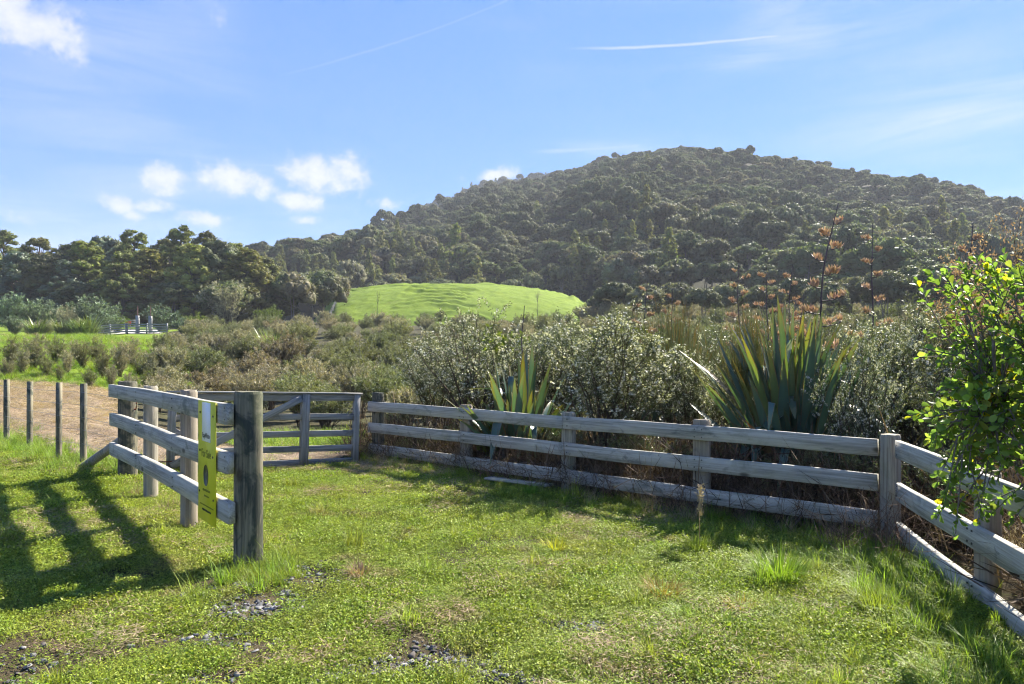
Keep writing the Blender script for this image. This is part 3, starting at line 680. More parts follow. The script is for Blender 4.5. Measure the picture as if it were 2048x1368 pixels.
def shrub(seed, Hh, R, nst, ntw, ncard, L, W, mat, bloom=0, stem_r=.012, spread=.8, tips=(1, 1, 1), stems=True, low=.30, M_st=None):
    """upright twiggy shrub: stems fan from the base, twigs carry small leaves"""
    r = np.random.default_rng(seed); st = MB(); tb = []; td = []; tl = []
    a = r.uniform(0, 6.28, nst); e = np.sqrt(r.random(nst)) * R * spread; zt = Hh * (.98 - .34 * (e / R) ** 2) * r.uniform(.72, 1.0, nst)
    for i in range(nst):
        tip = np.array([math.cos(a[i]) * e[i], math.sin(a[i]) * e[i], zt[i]]); b = tip * [.12, .12, 0]
        q = np.linspace(0, 1, 6)[:, None]; path = b * (1 - q) + (tip * [1, 1, 0]) * q ** 1.5 * 1 + np.array([0, 0, 1]) * zt[i] * q ** .9
        path[:, :2] -= b[:2] * (1 - (1 - q)) * q; path[1:-1] += r.normal(size=(4, 3)) * .03 * Hh * .5
        path[0, 2] = -.1
        if stems: addtube(st, path, stem_r * (1 - .8 * q[:, 0]) * r.uniform(.7, 1.3), 4)
        m = max(2, ntw // nst); qq = r.uniform(low, 1, m) ** .8
        pb = np.stack([np.interp(qq, q[:, 0], path[:, k]) for k in range(3)], 1)
        out = np.stack([np.cos(a[i]) * np.ones(m), np.sin(a[i]) * np.ones(m), np.zeros(m)], 1)
        dd = nrm(out * .35 * r.random((m, 1)) + np.array([0, 0, .75]) + rv(m, r) * .62); tb.append(pb); td.append(dd); tl.append(r.uniform(.10, .26, m) * Hh * (1.15 - .5 * qq))
    tb = np.concatenate(tb); td = np.concatenate(td); tl = np.concatenate(tl); nt = len(tb)
    if stems:
        for i in r.permutation(nt)[:min(nt, 260)]: addtube(st, np.array([tb[i], tb[i] + td[i] * tl[i] * .9]), [stem_r * .3, stem_r * .1], 3)
    k = r.integers(0, nt, ncard); q = r.random(ncard) ** .75
    P = tb[k] + td[k] * (tl[k] * q)[:, None] + rv(ncard, r) * .012 * Hh
    D = nrm(td[k] * .8 + rv(ncard, r) * .75); N = nrm(rv(ncard, r) + [0, 0, .4])
    tw = 1 + r.normal(size=nt) * .16; T = (tw[k] * (1 + r.normal(size=ncard) * .2))[:, None] * (np.ones(3) * (1 - q[:, None] ** 3) + np.array(tips) * q[:, None] ** 3)
    lf = MB(); lf.add(*cards(P, D, N, L * r.uniform(.6, 1.3, ncard), W * r.uniform(.7, 1.2, ncard), np.clip(T, .2, 2.5)))
    out = [lf.mesh('foliage', mat), st.mesh('stems', M_st or M_stem, True) if stems else None, None]
    if bloom:
        k = r.integers(0, nt, bloom); P = tb[k] + td[k] * (tl[k] * r.uniform(.55, 1.02, bloom))[:, None] + rv(bloom, r) * .015
        bm = MB(); N = nrm(rv(bloom, r) + [0, -.2, .5]); D = nrm(np.cross(N, rv(bloom, r))); S = np.cross(N, D); s = r.uniform(.009, .0165, bloom)
        for h in range(3):                                           # six-petalled outline from three crossed petals
            an = h * math.pi / 3; D2 = D * math.cos(an) + S * math.sin(an)
            bm.add(*cards(P - D2 * s[:, None] + N * .0008 * h, D2, N, 2 * s, s * .9, np.ones((bloom, 3)) * r.uniform(.8, 1.1, (bloom, 1))))
        out[2] = bm.mesh('blossom', M_bloom)
    return out
def put_shrub(name, label, cat, kind, xy, s=1.0, group=None, sz=1.0, z=None):
    x, y = float(xy[0]), float(xy[1])
    t = thing(name, label, cat, (x, y, (H(x, y) if z is None else z) - .03), rng.uniform(0, 6.28), group, (s, s, s * sz))
    link('foliage', kind[0], t)
    if kind[1]: link('stems', kind[1], t)
    if kind[2]: link('blossom', kind[2], t)
    return t

def scrub_basin():
    V = [shrub(300 + k, 1.5, 1.05, 30, 480, 9000, .085, .017, M_scrub[[0, 1, 0, 2, 1][k]], tips=[(1.35, 1.2, 1.1), (1.1, 1.1, .9), (1.5, 1.3, 1.2), (1.2, 1.0, .9), (.9, .95, .9)][k]) for k in range(5)]
    r = np.random.default_rng(77); P = []
    tries = 0
    def inside(x, y):
        px = 1024 + x / y * FPX
        lim = np.interp(y, [14.5, 20, 27, 40, 60, 90], [470, 330, 270, 300, 345, 420])
        if px < lim or y < 15 or y > (98 if px < 1170 else 150) or px > 2150: return False
        if 1024 < px and y < 16.5: return False
        if y < 17 and px < 800 and x < -2.5: return False
        return True
    cell = {}
    while tries < 16000:
        tries += 1
        y = 15 * (150 / 15) ** r.random(); x = r.uniform(-.52, .8) * y
        if not inside(x, y): continue
        gap = np.interp(y, [15, 30, 60, 98], [1.35, 2.1, 3.0, 3.4])
        if any((x - a) ** 2 + (y - b) ** 2 < gap * gap for a, b, *_ in P): continue
        P.append((x, y))
    P.sort(key=lambda p: p[1])
    lab = ['low greyish manuka bush', 'low olive green bush', 'low brownish bush']
    kc = [0, 1, 0, 2, 1]; left = []
    sect = lambda p, d: ('seen just over the gate' if d < 22 else 'halfway back beyond the gate' if d < 38 else 'far back towards the stockyard') if p < 740 else ('close behind the fence end by the gate' if d < 22 else 'halfway back towards the knoll' if d < 38 else 'far back below the green knoll') if p < 1080 else 'behind the flowering shrubs'
    for i, (x, y) in enumerate(P):
        px = 1024 + x / y * FPX
        n_ = fbm(x * .08, y * .08, 99, 3); k = int(r.choice([0, 2, 3, 1, 4], p=[.3, .25, .2, .15, .1])) if n_ > .5 else int(r.choice([1, 4, 0], p=[.4, .4, .2]))
        s = r.uniform(.62, 1.2) * np.interp(y, [15, 22, 40, 98, 104, 150], [.78, 1.1, 1.6, 1.9, 2.5, 3.0]); sz = r.uniform(.75, 1.1)
        if i < 290 and px < 1500: put_shrub('manuka_bush', lab[kc[k]] + ' in the thicket, ' + sect(px, y), 'bush', V[k], (x, y), s, 'thicket bushes %s (%s)' % (sect(px, y), ['grey', 'olive', 'brown'][kc[k]]), sz)
        else: left.append((x, y, s, sz, k))
    L = np.array(left); ro = np.zeros((len(L), 3)); ro[:, 2] = r.uniform(0, 6.28, len(L))
    scatter('far_scrub', np.stack([L[:, 0], L[:, 1], height(L[:, 0], L[:, 1]) - .05], 1), ro, np.stack([L[:, 2], L[:, 2], L[:, 2] * L[:, 3]], 1), L[:, 4].astype(int), [v[0] for v in V], 'far edge of the scrub thicket below the knoll')
    # young bushes standing in the rough grass beyond the mulched track
    yb = [(22, 33, 62), (68, 32, 72), (112, 34, 58), (150, 36, 44), (205, 31, 60), (240, 33, 66), (282, 34, 55), (318, 36, 70), (180, 27.5, 40), (262, 28, 46), (-30, 33, 60)]
    extra = [(45, 30.5, 70), (92, 30, 64), (135, 31, 66), (165, 33, 74), (222, 29, 62), (300, 30, 72), (325, 32, 84), (340, 40, 90), (15, 29.5, 56), (190, 37, 70), (260, 38, 84), (120, 29, 46)]
    where = ['leftmost of the young bushes on the rough grass', 'second young bush along the mulched track, tall and dark', 'third young bush, leaning, on the rough grass', 'thin sparse young bush fourth along the rough grass', 'fifth young bush, behind the third wire fence batten', 'sixth young bush, upright, beyond the wire fence', 'seventh young bush, above the far fence strainer', 'eighth young bush, against the thicket edge', 'small bush at the near edge of the rough grass', 'low bush at the corner of the mulched track', 'young bush beyond the picture edge']
    YB = [shrub(320 + k, 1.5, .75, 22, 320, 5200, .08, .018, M_scrub[[1, 0][k]], tips=(1.1, .95, .8), spread=.8, low=.08) for k in range(2)]
    for i, (px, d, hp) in enumerate(yb):
        put_shrub('young_bush', where[i], 'bush', YB[i % 2], place(px, d), hp / FPX * d / 1.45, 'young bushes in the rough grass')
    for i, (px, d, hp) in enumerate(extra): put_shrub('young_bush', 'ragged olive bush in the uneven row along the far side of the mulched track', 'bush', YB[(i + 1) % 2], place(px, d), hp * .74 / FPX * d / 1.45, 'ragged bushes beyond the mulched track')
    # hedge of mixed shrubs in front of the stockyard
    B = [shrub(330, 3.0, 2.4, 40, 640, 8500, .15, .075, M_blu, tips=(1.6, 1.6, 1.6), low=.05, spread=.95), shrub(331, 2.6, 2.0, 40, 640, 8500, .12, .035, M_scrub[0], tips=(1.4, 1.35, 1.3), low=.05, spread=.95), shrub(332, 2.4, 1.8, 36, 520, 7500, .13, .05, M_lim, low=.05, spread=.95)]
    hd = [(25, 96, 590, 0, 'broad blue green shrub behind the left end of the hedge'), (85, 98, 600, 0, 'tall blue green shrub at the back of the hedge'), (-20, 86, 640, 1, 'grey shrub at the outer end of the hedge'), (30, 84, 632, 0, 'dark leafy shrub at the left end of the hedge'), (58, 83, 640, 1, 'silvery shrub beside the dark one in the hedge'),
          (95, 83, 638, 1, 'pale grey leaning shrub in mid hedge'), (140, 92, 612, 1, 'pinkish twiggy shrub behind the flax clump'), (190, 92, 594, 0, 'tallest shrub of the hedge, glossy, left of the stockyard'), (212, 90, 622, 0, 'glossy shrub next to the stockyard rails'), (235, 93, 630, 2, 'yellow green shrub at the end of the stockyard rails'),
          (322, 92, 612, 0, 'upright glossy shrub right of the loading posts'), (365, 90, 636, 0, 'dark glossy shrub right of the stockyard'), (392, 91, 626, 2, 'yellow green shrub right of the stockyard'), (540, 105, 612, 2, 'rounded green shrub on the slope below the kanuka'), (420, 84, 640, 1, 'greyish shrub at the top of the thicket'), (455, 118, 560, 1, 'big grey conical shrub before the end of the wood')]
    hh = [3.0, 2.6, 2.4]
    for px, d, row, k, lb in hd:
        x, y = place(px, d); z = H(x, y); s = (EYE + (HORIZ - row) / FPX * d - z) / hh[k] / .97
        put_shrub('hedge_shrub', lb, 'shrub', B[k], (x, y), s, 'shrubs around the stockyard')
    # saplings planted along the foot of the knoll
    SP = shrub(335, 1.8, .8, 18, 240, 2600, .13, .05, M_scrub[1]); DK = shrub(336, 1.8, .8, 18, 240, 2600, .13, .05, M_blu)
    for i, px in enumerate([600, 640, 690, 745, 798, 850, 880, 925, 960, 700, 1090, 1140]):
        d = rng.uniform(100, 116); k = 'dark' if i % 3 == 1 else 'pale'
        put_shrub('sapling', '%s planted sapling at the foot of the green knoll' % k, 'sapling', DK if i % 3 == 1 else SP, place(px, d), rng.uniform(.9, 1.7), 'saplings below the knoll (%s)' % k)
    # bare poplar poles
    for px, d, row0, row1, lb in ((755, 112, 575, 640, 'bare thin sapling before the left part of the knoll'), (1075, 112, 590, 650, 'bare thin sapling before the right part of the knoll')):
        x, y = place(px, d); r2 = np.random.default_rng(px); mb = MB(); hgt = (row1 - row0) / FPX * d + 1
        addtube(mb, [[0, 0, -.2], [.05, 0, hgt * .5], [0, .05, hgt]], [.05, .035, .012], 5)
        for k in range(16):
            z0 = hgt * r2.uniform(.2, .9); a = r2.uniform(0, 6.28); l = hgt * .22
            addtube(mb, [[0, 0, z0], [math.cos(a) * l * .35, math.sin(a) * l * .35, z0 + l]], [.015, .006], 3)
        tag(link('bare_sapling', mb.mesh('bare_sapling', M_bark, True), None, (x, y, H(x, y))), lb, 'sapling', 'bare saplings before the knoll')
scrub_basin()

# ------------------------------------------------------------------ timber: fences and gate
W_rail = woodmat('weathered rail', 0, (.43, .415, .37), (.195, .187, .165), (.08, .095, .085), .7, .95, .35)
W_gate = woodmat('gate timber', 0, (.30, .295, .285), (.13, .128, .122), (.07, .07, .068), .5, .7, .1)
W_gatev = woodmat('gate upright timber', 2, (.30, .295, .285), (.13, .128, .122), (.07, .07, .068), .5, .7, .1)
W_post = woodmat('weathered post', 2, (.34, .31, .25), (.16, .14, .11), (.08, .09, .07), .65, .8, .35)
W_dark = woodmat('dark post', 2, (.22, .20, .14), (.055, .05, .037), (.028, .036, .032), .9, .9, .6, (.46, .62))
W_brown = woodmat('brown post', 2, (.29, .25, .195), (.15, .125, .095), (.08, .07, .055), .6, .8, .25)
M_nail = plainmat('nail head', (.06, .05, .045), .6, .5, metal=.4)
M_wire = plainmat('fence wire', (.32, .32, .33), .45, .5, metal=.9)
M_rustm = plainmat('rusty iron', (.14, .055, .03), .85, .3)

nailmesh = None
def nails(parent, pts):
    global nailmesh
    if nailmesh is None:
        mb = MB(); addtube(mb, [[0, -.002, 0], [0, .004, 0]], [.0075, .0075], 6); mb.F.append(np.array([[0, 1, 2, 3, 4, 5]])); nailmesh = mb.mesh('nail', M_nail)
    for p in pts: link('nail', nailmesh, parent, p)
def rail(parent, x0, x1, ztop, h=.15, th=.045, y=0.0, seed=0, mat=None, wob=.011, posts=()):
    mb = MB(); L = x1 - x0; boxmesh(mb, 0, L, 0, th, -h, 0, max(4, int(L / .25)), wob * .6, .004, seed)
    o = link('rail', mb.mesh('rail', mat or W_rail), parent, (x0, y, ztop))
    nails(o, [(px - x0, -.002, zz) for px in posts if x0 + .01 < px < x1 - .01 for zz in (-.035, -h + .035)])
    return o
def ang(d): return math.atan2(d[1], d[0])

def left_fence():
    A = np.array([-4.74, 8.41]); B = np.array([-1.95, 5.05]); d = (B - A) / np.linalg.norm(B - A); L = np.linalg.norm(B - A)
    t = thing('rail_fence', 'short three-rail fence with thick round end post carrying the yellow sign', 'fence', (A[0], A[1], 0), ang(d))
    gz = [H(*(A + d * s)) for s in (0, 1.35, 2.86, L)]
    def post(x, y, r, top, mat, seed, half=False, sides=20, lb=None):
        y -= .125
        mb = MB(); roundpost(mb, r, -.35, top, sides, seed, half); o = link('post', mb.mesh('post', mat, False), t, (x, y, 0))
        if lb: o['label'] = lb
        for p in o.data.polygons: p.use_smooth = len(p.vertices) == 4 and abs(p.normal.z) < .25
        return o
    post(.02, .125, .107, 1.16, W_dark, 1, lb='dark weathered strainer post at the far end')
    post(1.35, .085, .088, 1.145, W_post, 2, True)
    post(2.86, .085, .088, 1.155, W_brown, 3, True, lb='brown half-round intermediate post')
    post(L + .0, .125, .104, 1.20, W_dark, 4, lb='thick mossy round gatepost with flat sawn top')
    ps = (.02, 1.35, 2.86, L)
    for k, (z, x0, x1) in enumerate(((1.118, -.16, L + .035), (.764, -.14, L + .035), (.412, -.15, L + .06))):
        rail(t, x0, x1, z, .152, .055, -.168 + .002 * k, 40 + k, posts=ps)
    # rusty gate hook on the far post
    mb = MB(); q = np.linspace(0, math.pi * 1.2, 9); addtube(mb, np.stack([.14 + .07 * np.sin(q), np.full(9, .06), .93 + .07 * np.cos(q) - .05], 1), .008, 6); link('hook', mb.mesh('hook', M_rustm, True), t)
    # the sign hangs on the rails: a thing of its own
    sx = L - .39; w, h, top = .45, .93, 1.115
    s = thing('for_sale_sign', 'tall yellow green for sale sign board screwed to the rails', 'sign', (A[0] + d[0] * sx + d[1] * .180, A[1] + d[1] * sx - d[0] * .180, top - h), ang(d))
    yel = plainmat('sign yellow', (.62, .59, .03), .35, .4); wht = plainmat('sign white', (.78, .80, .82), .35, .4); drk = plainmat('sign print', (.045, .05, .03), .6, .3); olv = plainmat('sign faint print', (.20, .21, .02), .5, .3); oval = plainmat('portrait print', (.05, .055, .045), .5, .3, (14, (.16, .15, .12), .5, .65))
    mb = MB(); boxmesh(mb, -w / 2, w / 2, -.004, 0, 0, h, 2, 0, .0008); link('panel', mb.mesh('panel', yel), s)
    mb = MB(); boxmesh(mb, -.115, .10, -.0062, -.0045, h * .665, h * .988, 1, 0, .0004); link('white_patch', mb.mesh('white_patch', wht), s)
    def text(body, size, x, z, mat, sx_=1.0, name='lettering'):
        cu = bpy.data.curves.new(name, 'FONT'); cu.body = body; cu.size = size; cu.align_x = 'CENTER'; cu.extrude = .0004; cu.materials.append(mat)
        tmp = bpy.data.objects.new('tmp', cu); me = bpy.data.meshes.new_from_object(tmp); bpy.data.objects.remove(tmp); me.materials.clear(); me.materials.append(mat)
        return link(name, me, s, (x, -.0072, z), (math.pi / 2, 0, 0), (sx_, 1, 1))
    text('RayWhite', .058, -.008, h * .695, drk, .82); text('For Sale', .088, -.005, h * .535, olv, .85)
    mb = MB(); a = np.linspace(0, 2 * np.pi, 33)[:-1]; ring = np.stack([np.cos(a) * .062, np.zeros(32), np.sin(a) * .082], 1)
    mb.add(np.concatenate([ring, ring + [0, .0012, 0]]), np.stack([np.arange(32), (np.arange(32) + 1) % 32, (np.arange(32) + 1) % 32 + 32, np.arange(32) + 32], 1)); mb.F.append(np.array([np.arange(32)]))
    link('portrait', mb.mesh('portrait', oval), s, (-.018, -.0062, h * .385))
    r = np.random.default_rng(8)
    for z, x0, x1, hh, m in ((.262, -.10, .09, .020, olv), (.215, -.06, .07, .015, olv), (.135, -.17, .17, .012, olv), (.095, -.12, .11, .018, drk)):
        x = x0
        while x < x1:
            wd = min(r.uniform(.008, .02), x1 - x + .002); mb = MB(); boxmesh(mb, x, x + wd * .8, -.0062, -.0045, h * z - hh * r.uniform(.35, .5), h * z + hh * r.uniform(.35, .5), 1, 0, .0003); link('print_stroke', mb.mesh('print_stroke', m), s); x += wd + .003
    for x, z in ((-.17, .90), (.165, .885), (-.175, .58), (.16, .555), (-.19, .235), (.17, .21)):
        mb = MB(); addtube(mb, [[0, -.008, 0], [0, -.003, 0]], [.009, .009], 8); mb.F.append(np.array([np.arange(8)])); link('screw', mb.mesh('screw', M_nail), s, (x, 0, h * z))
left_fence()

def middle_fence():
    A = np.array([-2.24, 10.62]); C = np.array([3.28, 5.97]); d = (C - A) / np.linalg.norm(C - A); L = np.linalg.norm(C - A)
    t = thing('rail_fence', 'long grey three-rail fence running from beside the gate to the corner post', 'fence', (A[0], A[1], 0), ang(d))
    pos = (.12, 2.03, 3.75, 5.46); tops = (.905, .80, .785, .795); w = (.10, .088, .090, .088)
    for k, x in enumerate(pos):
        mb = MB(); roundpost(mb, w[k], -.5, tops[k], 16, 60 + k, True); o = link('post', mb.mesh('post', [W_dark, W_brown, W_post, W_brown][k]), t, (x, .045 + w[k] * .5, 0))
        for p in o.data.polygons: p.use_smooth = len(p.vertices) == 4 and abs(p.normal.z) < .25
    mb = MB(); roundpost(mb, .083, -.6, .775, 20, 70); o = link('post', mb.mesh('post', W_post), t, (L + .02, .04, 0)); o['label'] = 'round corner post where the two fences meet'
    for p in o.data.polygons: p.use_smooth = len(p.vertices) == 4 and abs(p.normal.z) < .25
    e = L - .075
    for row, (zl, zr, cuts) in enumerate(((.765, .728, (0, 3.72, e)), (.445, .413, (0, 2.0, 3.72, e)), (.118, .092, (.0, 2.0, 3.72, e)))):
        for i in range(len(cuts) - 1):
            x0, x1 = cuts[i], cuts[i + 1]; z0 = zl + (zr - zl) * x0 / L; z1 = zl + (zr - zl) * x1 / L
            o = rail(t, x0 + .003, x1 - .003, z0, .150, .045, rng.uniform(-.004, .004), 80 + row * 4 + i, posts=[p + q for p in pos for q in (-.04, .04)])
            o.rotation_euler.y = math.atan2(z0 - z1, x1 - x0)
    return np.append(C, 0)
middle_fence()
def right_fence():
    A = np.array([3.30, 5.90]); B = np.array([2.16, 1.25]); d = (B - A) / np.linalg.norm(B - A); L = np.linalg.norm(B - A)
    t = thing('rail_fence', 'pale three-rail fence running from the corner post out under the glossy bush', 'fence', (A[0], A[1], 0), ang(d))
    for k, x in enumerate((1.58, 3.25)):
        mb = MB(); roundpost(mb, .088, -.6, .74, 16, 90 + k, True); o = link('post', mb.mesh('post', W_brown), t, (x, .09, 0))
        for p in o.data.polygons: p.use_smooth = len(p.vertices) == 4 and abs(p.normal.z) < .25
    for k, z in enumerate((.735, .385, .035)):
        rail(t, .05, L, z, .15, .048, 0, 120 + k, posts=(.09, 1.55, 1.62, 3.25))
right_fence()

def gate():
    A = np.array([-4.52, 8.98]); B = np.array([-2.27, 10.2]); d = (B - A) / np.linalg.norm(B - A); L = np.linalg.norm(B - A)
    t = thing('wooden_gate', 'grey five-bar wooden farm gate with a long diagonal brace', 'gate', (A[0], A[1], .985), ang(d)); t.rotation_euler.y = .033
    def part(nm, x0, x1, y0, y1, z0, z1, mat=W_gate, seed=0, vert=False):
        mb = MB()
        if vert:
            boxmesh(mb, z0, z1, y0, y1, x0, x1, 3, .002, .004, seed); mb.V = [np.stack([v[:, 2], v[:, 1], v[:, 0]], 1) for v in mb.V]; mb.F = [f[:, ::-1] for f in mb.F]
        else: boxmesh(mb, x0, x1, y0, y1, z0, z1, 8, .003, .004, seed)
        return link(nm, mb.mesh(nm, mat), t)
    part('cap_rail', -.02, L + .03, -.045, .065, 0, .022, seed=1)
    for k, z in enumerate((-.002, -.29, -.53, -.745, -.945)):
        part('bar', 0, L, 0, .028, z - (.10 if k in (0,) else .088), z, seed=3 + k)
    part('stile', L - .085, L + .0, -.035, -.002, -1.03, -.001, W_gatev, 11, True)
    part('stile', L - .09, L - .005, .03, .06, -1.03, -.001, W_gatev, 12, True)
    part('stile', 1.72, 1.83, -.032, -.002, -1.07, -.001, W_gatev, 13, True)
    part('stile', 1.71, 1.80, .03, .058, -1.06, -.001, W_gatev, 14, True)
    part('stile', .0, .10, -.032, -.002, -1.05, -.001, W_gatev, 15, True)
    def brace(x0, z0, x1, z1, y, w=.095):
        ln = math.hypot(x1 - x0, z1 - z0); mb = MB(); boxmesh(mb, 0, ln, 0, .028, -w / 2, w / 2, 8, .002, .004, 17)
        o = link('brace', mb.mesh('brace', W_gate), t, (x0, y, z0)); o.rotation_euler.y = -math.atan2(z1 - z0, x1 - x0)
    brace(.06, -.96, 1.70, -.06, -.064); brace(.06, -.50, .0 + .9, -1.0, .034)
    for z in (-.06, -.90):
        mb = MB(); addtube(mb, [[-.12, .01, z], [.35, .01, z]], .009, 6); mb.V = [v + [0, -.045, 0] for v in mb.V]; link('hinge_strap', mb.mesh('hinge_strap', M_rustm), t)
    mb = MB(); addtube(mb, [[L + .01, -.04, -.3], [L + .012, -.05, -.6], [L + .01, -.045, -.98]], .005, 5); link('latch_chain', mb.mesh('latch_chain', M_rustm), t)
gate()

def wire_fence():
    A = np.array([-4.9, 8.62]); pts = [(167, 9.35), (118, 9.65), (60, 11.0), (13, 11.8)]
    t = thing('wire_fence', 'wire fence of thin dark timber battens along the mulched track', 'fence', (A[0], A[1], 0))
    P = [np.array([-4.80, 8.5])]; tops = [1.05]
    for i, (px, d) in enumerate(pts):
        x, y = place(px, d); g = H(x, y); top = EYE - ((767, 765, 763, 759)[i] - HORIZ) / FPX * d
        mb = MB(); s = .033 if i != 1 else .030
        boxmesh(mb, -.45, top - g, -s, s, -s, s, 3, .004, .004, 200 + i); mb.V = [np.stack([v[:, 2], v[:, 1], v[:, 0]], 1) for v in mb.V]; mb.F = [f[:, ::-1] for f in mb.F]
        link('batten', mb.mesh('batten', W_dark), t, (x - A[0], y - A[1], g)); P.append(np.array([x, y])); tops.append(top)
    for k in range(4):
        q = P[-1] + (P[-1] - P[2]) / 2 * 1.0; P.append(q); g = H(*q); mb = MB(); boxmesh(mb, -.45, 1.1, -.033, .033, -.033, .033, 3, .004, .004, 210 + k); mb.V = [np.stack([v[:, 2], v[:, 1], v[:, 0]], 1) for v in mb.V]; mb.F = [f[:, ::-1] for f in mb.F]
        link('batten', mb.mesh('batten', W_gatev), t, (q[0] - A[0], q[1] - A[1], g)); tops.append(g + 1.1)
        if k == 1: break
    for f in (.06, .24, .42, .6, .8):
        path = [[p[0] - A[0], p[1] - A[1] - .035, tp - .06 - f * .95] for p, tp in zip(P, tops)]
        mb = MB(); addtube(mb, path, .0022, 4); link('wire', mb.mesh('wire', M_wire), t)
    mb = MB(); b = np.array([-5.78, 9.05]); addtube(mb, [[b[0] - A[0], b[1] - A[1], H(*b) - .05], [-.0, -.02, .42]], [.06, .055], 12); mb.F.append(np.array([np.arange(12)]))
    link('stay', mb.mesh('stay', W_post, True), t)
wire_fence()

def loose_boards():
    B = [((.05, 9.35), (1.25, 9.05), .10, .03, 'grey board, longest, lying flat behind the fence post'), ((.55, 9.05), (1.75, 8.55), .12, .10, 'sawn plank lying over other boards behind the fence'), ((1.0, 8.75), (2.35, 7.75), .12, .0, 'reddish plank lying lowest behind the fence'), ((-.3, 8.75), (.45, 8.25), .2, .0, 'wide mossy board lying half under the bottom rail'), ((.1, 9.2), (1.0, 8.7), .08, .14, 'thin batten on top of the loose boards')]
    for i, (a, b, w, dz, lb) in enumerate(B):
        a = np.array(a); b = np.array(b); mb = MB(); L = np.linalg.norm(b - a); boxmesh(mb, 0, L, -w / 2, w / 2, 0, .03, 5, .004, .003, 300 + i)
        z = max(H(*a), H(*b)) + .05 + dz
        tag(link('loose_board', mb.mesh('loose_board', W_rail if i != 2 else W_brown), None, (a[0], a[1], z), (rng.uniform(-.1, .1), -.03 * (i % 3), ang(b - a))), lb, 'board', 'boards dumped behind the fence')
loose_boards()

def stockyard():
    d0 = 92
    W_far = plainmat('far weathered rail', (.30, .30, .29), .85, .2, (1.5, (.22, .22, .21), .4, .6)); red = plainmat('red sign', (.42, .10, .05), .6, .3); pip = plainmat('rusty pipe', (.22, .12, .09), .7, .3)
    def run(label, spans, z_off=0):
        (p0, da), (p1, db) = spans; A = place(p0, da); B = place(p1, db); L = np.linalg.norm(B - A); dd = (B - A) / L; z = H(*A) + .1
        t = thing('yard_fence', label, 'fence', (A[0], A[1], z), ang(dd)); t.rotation_euler.y = -math.atan2(H(*B) + .1 - z, L)
        n = max(2, int(L / 2.0)); 
        for k in range(n + 1):
            mb = MB(); boxmesh(mb, -.4, 1.35, -.08, .08, -.08, .08, 1, 0, .01); mb.V = [np.stack([v[:, 2], v[:, 1], v[:, 0]], 1) for v in mb.V]; mb.F = [f[:, ::-1] for f in mb.F]
            link('post', mb.mesh('post', W_far), t, (L * k / n, .1, 0))
        for zz in (.28, .58, .88, 1.18):
            mb = MB(); boxmesh(mb, 0, L, -.03, .02, zz - .08, zz + .08, 4, .01, .004, int(zz * 100)); link('rail', mb.mesh('rail', W_far), t)
        return t
    run('grey stockyard rail fence with four rails beside the flax', ((188, 88), (252, 88.5))); run('stockyard rails between and right of the loading posts', ((253, 88.6), (333, 88)))
    run('low yard fence behind the stockyard near the red sign', ((228, 99), (276, 101)))
    for px, lb in ((275, 'stout pale loading post with a thin pipe, left of the pair'), (301, 'stout pale loading post with a thin pipe, right of the pair')):
        x, y = place(px, 89.6); t = thing('loading_post', lb, 'post', (x, y, H(x, y)), 0, 'pair of loading posts')
        mb = MB(); boxmesh(mb, -.3, 2.45, -.16, .16, -.2, .2, 3, .01, .02, px); mb.V = [np.stack([v[:, 2], v[:, 1], v[:, 0]], 1) for v in mb.V]; mb.F = [f[:, ::-1] for f in mb.F]; link('timber', mb.mesh('timber', W_far), t)
        mb = MB(); addtube(mb, [[0, 0, 2.3], [0, 0, 3.7]], .06, 8); link('pipe', mb.mesh('pipe', pip), t)
    x, y = place(256, 97); t = thing('notice_board', 'small red notice board beside the stockyard', 'sign', (x, y, H(x, y)))
    mb = MB(); boxmesh(mb, -.42, .42, -.02, .02, .85, 1.45, 1, 0, .005); link('panel', mb.mesh('panel', red), t)
    for sx in (-.3, .3): mb = MB(); addtube(mb, [[sx, .06, -.2], [sx, .06, 1.4]], .04, 6); link('leg', mb.mesh('leg', W_far), t)
    # pale gravel yard
    gm = groundmat('yard gravel', [(.3, (.36, .34, .31)), (.7, (.5, .48, .45))], 1.5, .3, 8)
    sheet('gravel_yard', np.arange(-64, -44, .5), np.arange(88.5, 98, .5), lambda x, y: height(x, y) + .16 + (fbm(x * .4, y * .4, 61) - .5) * .35, gm, lambda x, y: (x / y > -.60) & (x / y < -.515))
    # knoll boundary fence: wire on posts running up the left edge
    A = place(646, 128); B = place(672, 150); t = thing('paddock_fence', 'wire fence climbing the left edge of the green knoll', 'fence', (A[0], A[1], H(*A)))
    gw = plainmat('grey post', (.22, .21, .20), .9); prev = None
    for k in range(9):
        q = k / 8; p = A + (B - A) * q; u = p[0] / p[1]; z = max(H(*p), float(knoll_z(np.array([u]), np.array([(p[1] - 128) / 72]))[0]))
        mb = MB(); addtube(mb, [[0, 0, -.3], [0, 0, 1.4]], .09, 6); pt = np.array([p[0] - A[0], p[1] - A[1], z - H(*A)]); link('post', mb.mesh('post', gw), t, pt)
        if prev is not None:
            for h in (.4, .8, 1.2): mb = MB(); addtube(mb, [prev + [0, 0, h], pt + [0, 0, h]], .012, 4); link('wire', mb.mesh('wire', M_wire), t)
        prev = pt
stockyard()

